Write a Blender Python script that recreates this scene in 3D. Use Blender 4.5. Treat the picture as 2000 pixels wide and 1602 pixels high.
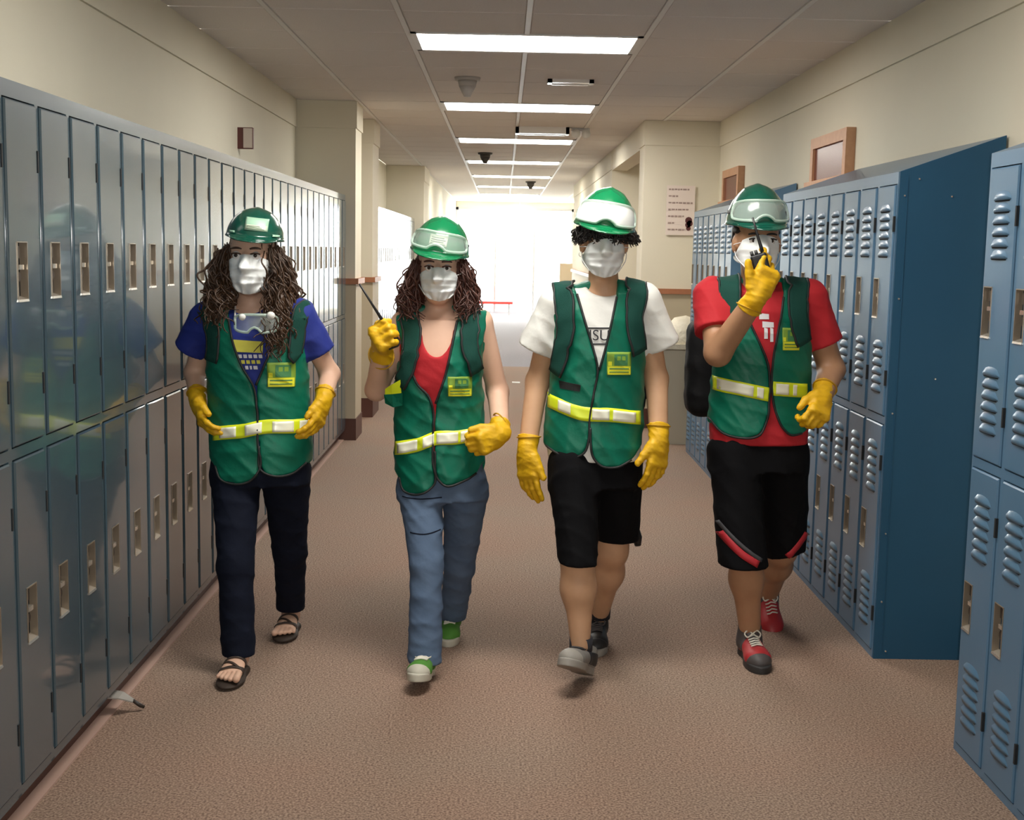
import bpy, math, random
import numpy as np
from mathutils import Vector, Matrix

random.seed(7)
rng = np.random.default_rng(7)
for o in list(bpy.data.objects):
    bpy.data.objects.remove(o)
scene = bpy.context.scene
COL = scene.collection

# ------------------------------------------------------------------ camera
FPX, PITCH, YAW, ROLL, EYE = 2500.0, 0.124589, 0.008649, 0.0194046, 1.5
IMG_W, IMG_H = 2000, 1602
_fw = np.array([math.sin(YAW) * math.cos(PITCH), math.cos(YAW) * math.cos(PITCH), -math.sin(PITCH)])
_rt = np.array([math.cos(YAW), -math.sin(YAW), 0.0])
_up = np.cross(_rt, _fw)
CR = math.cos(ROLL) * _rt + math.sin(ROLL) * _up
CU = -math.sin(ROLL) * _rt + math.cos(ROLL) * _up
cam_data = bpy.data.cameras.new('camera')
cam_data.sensor_fit = 'HORIZONTAL'
cam_data.sensor_width = 36.0
cam_data.lens = 36.0 * FPX / IMG_W
cam_data.clip_end = 300
cam = bpy.data.objects.new('camera', cam_data)
COL.objects.link(cam)
cam.matrix_world = Matrix(((CR[0], CU[0], -_fw[0], 0), (CR[1], CU[1], -_fw[1], 0),
                           (CR[2], CU[2], -_fw[2], EYE), (0, 0, 0, 1)))
scene.camera = cam


def at(px, py, Y):
    """measured point of the photograph at depth Y -> world point"""
    d = _fw + CR * (px - IMG_W / 2) / FPX - CU * (py - IMG_H / 2) / FPX
    return np.array([0, 0, EYE]) + d * (Y / d[1])


# ------------------------------------------------------------------ world, light, exposure
scene.view_settings.view_transform = 'Standard'
scene.view_settings.look = 'None'
scene.view_settings.gamma = 1.0
scene.view_settings.use_curve_mapping = False
scene.view_settings.exposure = 1.25
scene.cycles.use_denoising = True
scene.cycles.max_bounces = 8
scene.cycles.diffuse_bounces = 4
scene.cycles.glossy_bounces = 4
scene.cycles.sample_clamp_indirect = 6.0
scene.cycles.caustics_reflective = False
scene.cycles.caustics_refractive = False
LENS_STRENGTH = 11.0        # fluorescent ceiling lenses
SKY_STRENGTH = 10.0         # overcast daylight behind the end doors
FLASH_WATTS = 17.0          # the phone's flash beside its lens

world = bpy.data.worlds.new('overcast_sky')
scene.world = world
world.use_nodes = True
bgn = world.node_tree.nodes['Background']
bgn.inputs['Color'].default_value = (0.93, 0.96, 1.0, 1)
bgn.inputs['Strength'].default_value = SKY_STRENGTH

fl = bpy.data.lights.new('phone_flash', 'AREA')
fl.shape = 'DISK'
fl.size = 0.04
fl.energy = FLASH_WATTS
fl.color = (1.0, 0.97, 0.92)
fo = bpy.data.objects.new('phone_flash', fl)
COL.objects.link(fo)
fo.location = (0.03, 0.0, EYE + 0.03)
fo.rotation_euler = (math.pi / 2 - PITCH, 0, 0)

# ------------------------------------------------------------------ materials
MATS = {}


def mat(name, col, rough=0.5, metal=0.0, spec=0.5, coat=0.0, coat_rough=0.1, sheen=0.0,
        noise=None, bump=None, alpha=None, emit=None, trans=0.0, ior=None, wave=None):
    """noise=(scale, colour2, contrast), bump=(scale, strength, distance)"""
    m = bpy.data.materials.new(name)
    m.use_nodes = True
    nt = m.node_tree
    b = nt.nodes['Principled BSDF']
    b.inputs['Base Color'].default_value = (*col, 1)
    b.inputs['Roughness'].default_value = rough
    b.inputs['Metallic'].default_value = metal
    b.inputs['Specular IOR Level'].default_value = spec
    b.inputs['Coat Weight'].default_value = coat
    b.inputs['Coat Roughness'].default_value = coat_rough
    b.inputs['Sheen Weight'].default_value = sheen
    b.inputs['Transmission Weight'].default_value = trans
    if ior:
        b.inputs['IOR'].default_value = ior
    if alpha is not None:
        b.inputs['Alpha'].default_value = alpha
    if emit:
        b.inputs['Emission Color'].default_value = (*emit[0], 1)
        b.inputs['Emission Strength'].default_value = emit[1]
    tc = nt.nodes.new('ShaderNodeTexCoord')
    if noise:
        n = nt.nodes.new('ShaderNodeTexNoise')
        n.inputs['Scale'].default_value = noise[0]
        n.inputs['Detail'].default_value = 4
        nt.links.new(tc.outputs['Object'], n.inputs['Vector'])
        r = nt.nodes.new('ShaderNodeValToRGB')
        w = noise[2]
        r.color_ramp.elements[0].position = 0.5 - w
        r.color_ramp.elements[1].position = 0.5 + w
        r.color_ramp.elements[0].color = (*noise[1], 1)
        r.color_ramp.elements[1].color = (*col, 1)
        nt.links.new(n.outputs['Fac'], r.inputs['Fac'])
        nt.links.new(r.outputs['Color'], b.inputs['Base Color'])
    if bump:
        n2 = nt.nodes.new('ShaderNodeTexNoise')
        n2.inputs['Scale'].default_value = bump[0]
        n2.inputs['Detail'].default_value = 5
        nt.links.new(tc.outputs['Object'], n2.inputs['Vector'])
        bp = nt.nodes.new('ShaderNodeBump')
        bp.inputs['Strength'].default_value = bump[1]
        bp.inputs['Distance'].default_value = bump[2]
        nt.links.new(n2.outputs['Fac'], bp.inputs['Height'])
        nt.links.new(bp.outputs['Normal'], b.inputs['Normal'])
    MATS[name] = m
    return m


mat('wall_paint', (0.76, 0.71, 0.57), 0.75, noise=(3.0, (0.73, 0.68, 0.545), 0.3), bump=(220, 0.15, 0.002))
mat('lower_wall_paint', (0.50, 0.43, 0.31), 0.6, noise=(3.0, (0.47, 0.405, 0.29), 0.3), bump=(220, 0.12, 0.002))
mat('tile_white', (0.80, 0.75, 0.70), 0.9, noise=(160, (0.70, 0.65, 0.61), 0.25), bump=(130, 0.35, 0.003))
mat('bar_white', (0.80, 0.78, 0.74), 0.5)
mat('fixture_white', (0.82, 0.81, 0.78), 0.45)
mat('lens', (0.95, 0.95, 0.92), 0.5, emit=((1.0, 0.965, 0.90), LENS_STRENGTH))
mat('rail_wood', (0.42, 0.17, 0.08), 0.45, noise=(25, (0.34, 0.13, 0.06), 0.3))
mat('base_brown', (0.085, 0.030, 0.020), 0.5)
mat('strip_tan', (0.46, 0.31, 0.25), 0.45)
mat('frame_wood', (0.60, 0.33, 0.18), 0.45, noise=(30, (0.50, 0.26, 0.14), 0.3))
mat('red_glass', (0.16, 0.045, 0.028), 0.25, spec=0.3)
mat('locker_grey', (0.052, 0.088, 0.112), 0.24, spec=0.55, coat=0.75, coat_rough=0.07, bump=(9, 0.05, 0.01))
mat('locker_blue', (0.085, 0.180, 0.290), 0.36, spec=0.4, coat=0.30, coat_rough=0.16, bump=(11, 0.05, 0.01))
mat('locker_end', (0.022, 0.088, 0.165), 0.45, spec=0.25, noise=(5, (0.020, 0.080, 0.150), 0.3))
mat('gap_blue', (0.022, 0.045, 0.070), 0.7)
mat('gap_dark', (0.012, 0.014, 0.016), 0.8)
mat('steel_brass', (0.40, 0.33, 0.25), 0.35, metal=0.6)
mat('steel_bright', (0.80, 0.76, 0.68), 0.25, metal=0.8)
mat('latch_dark', (0.03, 0.022, 0.018), 0.4)
mat('vent_white', (0.85, 0.83, 0.80), 0.35, coat=0.5)
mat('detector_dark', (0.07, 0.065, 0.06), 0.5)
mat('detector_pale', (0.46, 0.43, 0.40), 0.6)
mat('paper', (0.80, 0.70, 0.63), 0.8)
mat('ink', (0.36, 0.27, 0.24), 0.8)
mat('ink_dark', (0.10, 0.03, 0.03), 0.8)
mat('bin_beige', (0.44, 0.40, 0.31), 0.5)
mat('bag_cream', (0.72, 0.66, 0.52), 0.5, bump=(25, 0.6, 0.02))
mat('sign_brown', (0.10, 0.025, 0.02), 0.5)
mat('sign_face', (0.50, 0.42, 0.36), 0.5)
mat('exit_red', (0.7, 0.05, 0.05), 0.5, emit=((1.0, 0.12, 0.10), 4.0))
mat('exit_box', (0.75, 0.72, 0.70), 0.5)
mat('alu', (0.55, 0.55, 0.56), 0.35, metal=0.6)
mat('red_paint', (0.55, 0.05, 0.04), 0.5)
mat('concrete', (0.55, 0.55, 0.54), 0.9)
mat('carpet_glare', (0.30, 0.285, 0.31), 0.9, spec=0.05, noise=(40, (0.26, 0.25, 0.265), 0.2))  # paler lavender for the far carpet: window glare painted into its colour
mat('door_tan', (0.50, 0.40, 0.28), 0.5)

# people
mat('skin_fair', (0.74, 0.475, 0.345), 0.5, noise=(30, (0.69, 0.43, 0.305), 0.3))
mat('skin_tan', (0.59, 0.35, 0.205), 0.5, noise=(30, (0.54, 0.31, 0.18), 0.3))
mat('skin_brown', (0.43, 0.235, 0.130), 0.5, noise=(30, (0.39, 0.205, 0.112), 0.3))
mat('vest_green', (0.004, 0.165, 0.098), 0.45, spec=0.28, noise=(9, (0.003, 0.125, 0.074), 0.3), bump=(42, 0.28, 0.006))
mat('piping_black', (0.012, 0.014, 0.014), 0.6)
mat('strap_green', (0.008, 0.055, 0.042), 0.8, spec=0.2, bump=(260, 0.4, 0.002))
mat('stripe_yellow', (0.74, 0.86, 0.02), 0.4)
mat('reflector', (0.98, 0.98, 0.80), 0.25, coat=0.4)
mat('patch_olive', (0.20, 0.34, 0.035), 0.6)
mat('patch_yellow', (0.72, 0.72, 0.03), 0.5)
mat('patch_print', (0.05, 0.20, 0.07), 0.6)
mat('helmet_green', (0.003, 0.17, 0.060), 0.22, coat=0.8, coat_rough=0.06)
mat('helmet_dark', (0.003, 0.075, 0.048), 0.22, coat=0.8, coat_rough=0.06)
mat('under_brim', (0.02, 0.03, 0.03), 0.7)
mat('sticker', (0.42, 0.68, 0.50), 0.35)
mat('sticker_light', (0.66, 0.75, 0.58), 0.35)
mat('sticker_print', (0.12, 0.20, 0.13), 0.5)
mat('goggle_rim', (0.62, 0.78, 0.68), 0.15, alpha=0.55, coat=0.8)
mat('goggle_lens', (0.85, 0.95, 0.90), 0.08, alpha=0.16, coat=1.0)
mat('goggle_glare', (0.95, 0.97, 0.95), 0.16, alpha=0.93, coat=1.0)  # clear lens made near-white: flash glare painted into the colour
mat('mask_white', (0.88, 0.91, 0.91), 0.6, bump=(60, 0.15, 0.003))
mat('loop_white', (0.8, 0.8, 0.8), 0.6)
mat('glove_yellow', (0.78, 0.46, 0.004), 0.55, noise=(22, (0.67, 0.37, 0.004), 0.3), bump=(70, 0.35, 0.004))
mat('glove_seam', (0.50, 0.27, 0.004), 0.6)
mat('hair_brown', (0.030, 0.014, 0.007), 0.45, noise=(12, (0.075, 0.036, 0.016), 0.35))
mat('hair_red', (0.075, 0.024, 0.014), 0.45, noise=(14, (0.045, 0.014, 0.009), 0.3))
mat('hair_black', (0.008, 0.005, 0.0045), 0.5)
mat('shirt_blue', (0.010, 0.024, 0.22), 0.75, bump=(35, 0.3, 0.006))
mat('shirt_red', (0.44, 0.010, 0.018), 0.8, bump=(35, 0.3, 0.006))
mat('shirt_white', (0.80, 0.80, 0.76), 0.8, bump=(35, 0.3, 0.006))
mat('print_yellow', (0.62, 0.58, 0.08), 0.7)
mat('print_white', (0.72, 0.72, 0.74), 0.7)
mat('print_black', (0.03, 0.03, 0.035), 0.7)
mat('denim_dark', (0.008, 0.011, 0.024), 0.85, spec=0.15, noise=(14, (0.005, 0.007, 0.015), 0.3), bump=(60, 0.3, 0.004))
mat('denim_mid', (0.115, 0.170, 0.265), 0.85, spec=0.2, noise=(11, (0.075, 0.115, 0.19), 0.3), bump=(60, 0.3, 0.004))
mat('shorts_black', (0.004, 0.004, 0.005), 0.8, spec=0.12, bump=(40, 0.3, 0.005))
mat('trim_red', (0.42, 0.015, 0.025), 0.65)
mat('trim_grey', (0.05, 0.05, 0.055), 0.65)
mat('sandal_sole', (0.035, 0.022, 0.015), 0.7)
mat('sandal_strap', (0.045, 0.028, 0.020), 0.6)
mat('nail', (0.74, 0.48, 0.38), 0.3)
mat('shoe_green', (0.085, 0.27, 0.035), 0.7)
mat('rubber_cream', (0.55, 0.53, 0.44), 0.6)
mat('rubber_grey', (0.30, 0.28, 0.25), 0.6)
mat('rubber_dark', (0.03, 0.028, 0.028), 0.6)
mat('shoe_black', (0.014, 0.014, 0.016), 0.5)
mat('shoe_grey', (0.20, 0.19, 0.175), 0.6)
mat('shoe_red', (0.40, 0.025, 0.03), 0.45)
mat('shoe_charcoal', (0.07, 0.06, 0.06), 0.55)
mat('lace_white', (0.75, 0.72, 0.62), 0.7)
mat('sock_dark', (0.02, 0.02, 0.028), 0.8)
mat('pack_black', (0.006, 0.006, 0.007), 0.7, spec=0.25, bump=(30, 0.4, 0.006))
mat('radio_black', (0.012, 0.012, 0.013), 0.4)
mat('radio_grey', (0.06, 0.06, 0.06), 0.5)
mat('eye_white', (0.75, 0.72, 0.70), 0.2)
mat('eye_dark', (0.02, 0.012, 0.008), 0.15)
mat('metal_silver', (0.7, 0.7, 0.68), 0.25, metal=0.9)

# carpet: cut-pile speckle
cm = mat('carpet', (0.27, 0.195, 0.15), 0.95, bump=(600, 0.18, 0.003))
nt = cm.node_tree
tc = nt.nodes.new('ShaderNodeTexCoord')
n1 = nt.nodes.new('ShaderNodeTexNoise')
n1.inputs['Scale'].default_value = 150
n1.inputs['Detail'].default_value = 3
n2 = nt.nodes.new('ShaderNodeTexNoise')
n2.inputs['Scale'].default_value = 1.3
n2.inputs['Detail'].default_value = 3
r1 = nt.nodes.new('ShaderNodeValToRGB')
r1.color_ramp.elements[0].position = 0.33
r1.color_ramp.elements[1].position = 0.67
r1.color_ramp.elements[0].color = (0.130, 0.078, 0.057, 1)
r1.color_ramp.elements[1].color = (0.41, 0.295, 0.226, 1)
r2 = nt.nodes.new('ShaderNodeValToRGB')
r2.color_ramp.elements[0].position = 0.35
r2.color_ramp.elements[1].position = 0.65
r2.color_ramp.elements[0].color = (1.0, 0.93, 0.88, 1)
r2.color_ramp.elements[1].color = (0.95, 0.97, 0.94, 1)
mx = nt.nodes.new('ShaderNodeMixRGB')
mx.blend_type = 'MULTIPLY'
mx.inputs['Fac'].default_value = 1
for n in (n1, n2):
    nt.links.new(tc.outputs['Object'], n.inputs['Vector'])
nt.links.new(n1.outputs['Fac'], r1.inputs['Fac'])
nt.links.new(n2.outputs['Fac'], r2.inputs['Fac'])
nt.links.new(r1.outputs['Color'], mx.inputs['Color1'])
nt.links.new(r2.outputs['Color'], mx.inputs['Color2'])
nt.links.new(mx.outputs['Color'], nt.nodes['Principled BSDF'].inputs['Base Color'])

# window glass: thin pane, lets light straight through with a little mirror
gm = bpy.data.materials.new('pane_glass')
gm.use_nodes = True
nt = gm.node_tree
nt.nodes.clear()
go = nt.nodes.new('ShaderNodeOutputMaterial')
gt = nt.nodes.new('ShaderNodeBsdfTransparent')
gt.inputs['Color'].default_value = (0.94, 0.97, 0.96, 1)
gg = nt.nodes.new('ShaderNodeBsdfGlossy')
gg.inputs['Roughness'].default_value = 0.02
gx = nt.nodes.new('ShaderNodeMixShader')
gx.inputs['Fac'].default_value = 0.06
nt.links.new(gt.outputs[0], gx.inputs[1])
nt.links.new(gg.outputs[0], gx.inputs[2])
nt.links.new(gx.outputs[0], go.inputs['Surface'])
MATS['pane_glass'] = gm


# ------------------------------------------------------------------ object helpers
ORG = {}


def origin_of(o):
    while o is not None:
        if o.name in ORG:
            return ORG[o.name]
        o = o.parent
    return np.zeros(3)


def link(o, parent=None):
    COL.objects.link(o)
    if parent is not None:
        o.parent = parent
    return o


def tag(o, label=None, cat=None, group=None, kind=None):
    if label:
        o['label'] = label
    if cat:
        o['category'] = cat
    if group:
        o['group'] = group
    if kind:
        o['kind'] = kind
    return o


def thing(name, loc, label, cat, group=None):
    o = bpy.data.objects.new(name, None)
    o.empty_display_size = 0.1
    COL.objects.link(o)
    o.location = tuple(float(v) for v in loc)
    ORG[o.name] = np.array(loc, float)
    return tag(o, label, cat, group)


def raw_mesh(name, V, F, smooth=False):
    V = np.asarray(V, dtype=np.float32)
    me = bpy.data.meshes.new(name)
    if isinstance(F, np.ndarray) and F.ndim == 2:
        n, k = F.shape
        me.vertices.add(len(V))
        me.vertices.foreach_set('co', V.ravel())
        me.loops.add(n * k)
        me.loops.foreach_set('vertex_index', F.ravel().astype(np.int32))
        me.polygons.add(n)
        me.polygons.foreach_set('loop_start', (np.arange(n) * k).astype(np.int32))
        me.update(calc_edges=True)
        me.validate()
    else:
        me.from_pydata([tuple(v) for v in V.tolist()], [], [tuple(int(i) for i in f) for f in F])
        me.update()
    if smooth:
        me.polygons.foreach_set('use_smooth', np.ones(len(me.polygons), dtype=bool))
    return me


def mesh(name, V, F, m, parent=None, smooth=False):
    """world-space vertices -> one mesh object under its thing"""
    V = np.asarray(V, dtype=float)
    if parent is not None:
        V = V - origin_of(parent)
    me = raw_mesh(name, V, F, smooth)
    me.materials.append(MATS[m])
    o = bpy.data.objects.new(name, me)
    return link(o, parent)


class MB:
    """collects simple solids that make one mesh"""

    def __init__(self):
        self.V, self.F = [], []

    def add(self, V, F):
        b = len(self.V)
        self.V += [tuple(map(float, v)) for v in V]
        self.F += [tuple(i + b for i in f) for f in F]
        return self

    def box(self, x0, x1, y0, y1, z0, z1):
        v = [(x0, y0, z0), (x1, y0, z0), (x1, y1, z0), (x0, y1, z0), (x0, y0, z1), (x1, y0, z1), (x1, y1, z1), (x0, y1, z1)]
        f = [(0, 3, 2, 1), (4, 5, 6, 7), (0, 1, 5, 4), (1, 2, 6, 5), (2, 3, 7, 6), (3, 0, 4, 7)]
        return self.add(v, f)

    def cbox(self, x0, x1, y0, y1, z0, z1, c=0.003):
        """box with its front (-y) edges chamfered"""
        v = [(x0, y0 + c, z0), (x1, y0 + c, z0), (x1, y0 + c, z1), (x0, y0 + c, z1),
             (x0 + c, y0, z0 + c), (x1 - c, y0, z0 + c), (x1 - c, y0, z1 - c), (x0 + c, y0, z1 - c),
             (x0, y1, z0), (x1, y1, z0), (x1, y1, z1), (x0, y1, z1)]
        f = [(4, 5, 6, 7), (0, 1, 5, 4), (1, 2, 6, 5), (2, 3, 7, 6), (3, 0, 4, 7),
             (8, 9, 1, 0), (9, 10, 2, 1), (10, 11, 3, 2), (11, 8, 0, 3), (8, 11, 10, 9)]
        return self.add(v, f)

    def cyl(self, a, b, ra, rb=None, n=16, caps=True):
        rb = ra if rb is None else rb
        V, F = tube([a, b], [ra, rb], n, caps)
        return self.add(V, F)

    def build(self, name, m, parent=None, smooth=False):
        return mesh(name, self.V, self.F, m, parent, smooth)


def unit(v):
    v = np.asarray(v, float)
    return v / (np.linalg.norm(v) + 1e-12)


def tube(P, R, n=8, caps=True):
    P = np.asarray(P, float)
    T = np.gradient(P, axis=0)
    V, F = [], []
    ref = np.array([0.31, 0.83, 0.46])
    t0 = unit(T[0])
    u = unit(ref - t0 * (ref @ t0))
    for i, p in enumerate(P):
        t = unit(T[i])
        u = unit(u - t * (u @ t))
        w = np.cross(t, u)
        for k in range(n):
            a = 2 * math.pi * k / n
            V.append(p + R[i] * (math.cos(a) * u + math.sin(a) * w))
    for i in range(len(P) - 1):
        for k in range(n):
            F.append((i * n + k, i * n + (k + 1) % n, (i + 1) * n + (k + 1) % n, (i + 1) * n + k))
    if caps:
        F.append(tuple(reversed(range(n))))
        F.append(tuple((len(P) - 1) * n + k for k in range(n)))
    return V, F


def grid_sheet(G, thick=0.0, nrm=None):
    """G (n,m,3) -> sheet; with thickness it becomes a closed slab along nrm"""
    n, m = G.shape[:2]
    V = G.reshape(-1, 3)
    F = []
    for i in range(n - 1):
        for j in range(m - 1):
            F.append((i * m + j, (i + 1) * m + j, (i + 1) * m + j + 1, i * m + j + 1))
    if thick and nrm is not None:
        V2 = V - nrm.reshape(-1, 3) * thick
        b = n * m
        F2 = [tuple(b + i for i in reversed(f)) for f in F]
        S = []
        for i in range(n - 1):
            S.append((i * m, b + i * m, b + (i + 1) * m, (i + 1) * m))
            S.append((i * m + m - 1, (i + 1) * m + m - 1, b + (i + 1) * m + m - 1, b + i * m + m - 1))
        for j in range(m - 1):
            S.append((j, j + 1, b + j + 1, b + j))
            S.append(((n - 1) * m + j, b + (n - 1) * m + j, b + (n - 1) * m + j + 1, (n - 1) * m + j + 1))
        V = np.concatenate([V, V2])
        F = F + F2 + S
    return V, F


def text_mesh(body, size):
    """flat lettering in the x-z plane facing -y, centred"""
    cu = bpy.data.curves.new('lettering', 'FONT')
    cu.body = body
    cu.size = size
    cu.align_x = 'CENTER'
    cu.align_y = 'CENTER'
    cu.extrude = 0.001
    ob = bpy.data.objects.new('lettering', cu)
    COL.objects.link(ob)
    dg = bpy.context.evaluated_depsgraph_get()
    me = bpy.data.meshes.new_from_object(ob.evaluated_get(dg))
    V = np.array([v.co[:] for v in me.vertices])
    F = [tuple(p.vertices) for p in me.polygons]
    bpy.data.objects.remove(ob)
    bpy.data.curves.remove(cu)
    bpy.data.meshes.remove(me)
    return np.stack([V[:, 0], -V[:, 2], V[:, 1]], 1), F


ORD = ['first', 'second', 'third', 'fourth', 'fifth', 'sixth', 'seventh', 'eighth', 'ninth', 'tenth', 'eleventh',
       'twelfth', 'thirteenth', 'fourteenth', 'fifteenth', 'sixteenth', 'seventeenth', 'eighteenth', 'nineteenth',
       'twentieth', 'twenty-first', 'twenty-second', 'twenty-third', 'twenty-fourth', 'twenty-fifth', 'twenty-sixth',
       'twenty-seventh', 'twenty-eighth', 'twenty-ninth', 'thirtieth']

# ------------------------------------------------------------------ the corridor
XL, XR = -1.595, 1.80           # walls behind the lockers
ZC = 2.595                      # ceiling
Y0, Y1 = -7.0, 30.0
LFX, RFX = -1.208, 1.415        # locker fronts
SEAM = 2.39


def struct(name, mb, m, parent=None):
    o = mb.build(name, m, parent)
    if parent is None:
        o['kind'] = 'structure'
    return o


struct('floor', MB().box(XL - 0.1, XR + 0.1, Y0, 16.5, -0.06, 0.0), 'carpet')
struct('floor_glare', MB().box(XL - 0.1, XR + 0.1, 16.5, Y1, -0.06, 0.0), 'carpet_glare')  # carpet goes on here, with the end doors' glare painted in
struct('ground_outside', MB().box(-15, 15, Y1 + 0.1, 60, -0.12, -0.06), 'concrete')

wl = struct('wall_left', MB().box(XL - 0.12, XL, Y0, Y1, 0, ZC), 'wall_paint')
wr = struct('wall_right', MB().box(XR, XR + 0.12, Y0, Y1, 0, ZC), 'wall_paint')
struct('wall_back', MB().box(XL - 0.1, XR + 0.1, Y0 - 0.12, Y0, 0, ZC), 'wall_paint')
# upper wall band standing a little proud of the wall, its lower edge drawing the dark line
struct('trim_1', MB().box(XL, XL + 0.012, Y0, 9.9, SEAM, ZC), 'wall_paint')
struct('trim_2', MB().box(XR - 0.012, XR, Y0, 10.9, SEAM, ZC), 'wall_paint')


def pilaster(name, xa, xb, y0, y1, rail_side, zr, tall=ZC, lower='lower_wall_paint', m='wall_paint'):
    """wall pier: upper paint, wooden chair rail, darker dado, brown base"""
    o = struct(name, MB().box(xa, xb, y0, y1, 0, tall), m)
    e = 0.006
    lo = (xa, xb + e) if rail_side > 0 else (xa - e, xb)
    d = MB().box(lo[0], lo[1], y0 - e, y1 + e, 0.0, zr - 0.022)
    d.build('dado', lower, o)
    r = 0.028
    lr = (xa, xb + r) if rail_side > 0 else (xa - r, xb)
    MB().box(lr[0], lr[1], y0 - r, y1 + r, zr - 0.022, zr + 0.022).build('chair_rail', 'rail_wood', o)
    b = 0.012
    lb = (xa, xb + b) if rail_side > 0 else (xa - b, xb)
    MB().box(lb[0], lb[1], y0 - b, y1 + b, 0.0, 0.17).build('base', 'base_brown', o)
    u = 0.01
    lu = (xa, xb + u) if rail_side > 0 else (xa - u, xb)
    MB().box(lu[0], lu[1], y0 - u, y1 + u, SEAM, tall - 0.002).build('top_band', m, o)
    return o


pilaster('wall_left_pier', XL, -1.140, 9.90, 10.30, 1, 1.235)
pilaster('wall_left_pier', XL, -1.150, 11.28, 11.80, 1, 1.215)
pilaster('wall_left_pier', XL, -1.09, 17.45, 18.6, 1, 1.2)
struct('wall_left_far', MB().box(XL, -1.13, 18.6, Y1, 0, ZC), 'wall_paint')
pilaster('wall_right_pier', 1.165, XR, 10.90, 11.30, -1, 1.175)
pilaster('wall_right_far', 1.165, XR, 14.2, 21.8, -1, 1.175)
# beam across the right-hand opening
struct('wall_right_beam', MB().box(1.165, 1.33, 11.30, 14.2, SEAM - 0.01, ZC), 'wall_paint')
# tan door set back in the opening
dr = struct('door_1', MB().box(XR - 0.05, XR - 0.004, 11.9, 12.9, 0, 2.1), 'door_tan')
MB().box(XR - 0.075, XR - 0.002, 11.80, 11.9, 0, 2.18).box(XR - 0.075, XR - 0.002, 12.9, 13.0, 0, 2.18) \
    .box(XR - 0.075, XR - 0.002, 11.9, 12.9, 2.1, 2.18).build('door_frame', 'frame_wood', dr)
MB().cyl((XR - 0.05, 12.82, 1.0), (XR - 0.11, 12.82, 1.0), 0.025).build('door_knob', 'steel_brass', dr)

# baseboards behind / under the left lockers, and the tan edging strip on the carpet
struct('baseboard_left', MB().box(-1.290, -1.262, -1.0, 9.88, 0, 0.092), 'base_brown')
struct('trim_3', MB().box(-1.262, -1.222, -1.0, 9.88, 0, 0.006), 'strip_tan')
struct('baseboard_right', MB().box(XR - 0.014, XR, Y0, 10.9, 0, 0.10), 'base_brown')

# ceiling: slab, tee bars, lay-in tiles
ceil = struct('ceiling', MB().box(XL - 0.1, XR + 0.1, Y0, Y1, ZC + 0.03, ZC + 0.12), 'tile_white')
XB = [-1.123, -0.513, 0.098, 0.709, 1.320]
LIGHT_Y = [3.92, 7.02, 10.12, 13.22, 16.42, 19.6, 22.8, 26.0, 28.8]
for xb in XB:
    c = Y0
    for ly in (LIGHT_Y if abs(xb - 0.098) < 0.01 else []):
        MB().box(xb - 0.0125, xb + 0.0125, c, ly - 0.297, ZC - 0.004, ZC + 0.03).build('ceiling_bar', 'bar_white', ceil)
        c = ly + 0.297
    MB().box(xb - 0.0125, xb + 0.0125, c, Y1, ZC - 0.004, ZC + 0.03).build('ceiling_bar', 'bar_white', ceil)
cols = [XL] + XB + [XR]
tile_cache = {}
rows = np.arange(3.05, 16.9, 0.62)
TY0, TY1 = 3.05, 3.05 + 0.62 * len(rows)


def tile_mesh(w, d):
    k = (round(w, 3), round(d, 3))
    if k not in tile_cache:
        b = MB().box(0, w, 0, d, 0, 0.025)
        c = 0.006
        b.V[0], b.V[1], b.V[2], b.V[3] = (c, c, 0), (w - c, c, 0), (w - c, d - c, 0), (c, d - c, 0)
        b.V[4:8] = [(0, 0, 0.006), (w, 0, 0.006), (w, d, 0.006), (0, d, 0.006)]
        me = raw_mesh('ceiling_tile', b.V, b.F)
        me.materials.append(MATS['tile_white'])
        tile_cache[k] = me
    return tile_cache[k]


for i in range(len(cols) - 1):
    xa, xb = cols[i] + (0.0125 if i else 0.0), cols[i + 1] - (0.0125 if i < len(cols) - 2 else 0.0)
    for y in rows:
        if i in (2, 3) and any(abs(y + 0.31 - ly) < 0.5 for ly in LIGHT_Y):
            continue
        o = bpy.data.objects.new('ceiling_tile', tile_mesh(xb - xa, 0.612))
        link(o, ceil)
        o.location = (xa, y + 0.004, ZC)
# the fill around each fixture and the ceiling before and beyond the separate tiles
fill = MB()
for i in (2, 3):
    xa, xb = cols[i] + 0.0125, cols[i + 1] - 0.0125
    gone = [y for y in rows if any(abs(y + 0.31 - ly) < 0.5 for ly in LIGHT_Y)]
    for ly in LIGHT_Y:
        ys = [y for y in gone if abs(y + 0.31 - ly) < 0.5]
        if ys:
            fill.box(xa, xb, min(ys), ly - 0.30, ZC, ZC + 0.02)
            fill.box(xa, xb, ly + 0.30, max(ys) + 0.62, ZC, ZC + 0.02)
for i in range(len(cols) - 1):
    xa, xb = cols[i] + (0.0125 if i else 0.0), cols[i + 1] - (0.0125 if i < len(cols) - 2 else 0.0)
    segs = [(Y0, TY0), (TY1, Y1)]
    for a, b in segs:
        ls = [ly for ly in LIGHT_Y if a < ly < b] if i in (2, 3) else []
        c = a
        for ly in ls:
            fill.box(xa, xb, c, ly - 0.30, ZC, ZC + 0.02)
            c = ly + 0.30
        fill.box(xa, xb, c, b, ZC, ZC + 0.02)
fo_ = fill.build('ceiling_field', 'tile_white', ceil)
fo_['kind'] = 'stuff'

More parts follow.
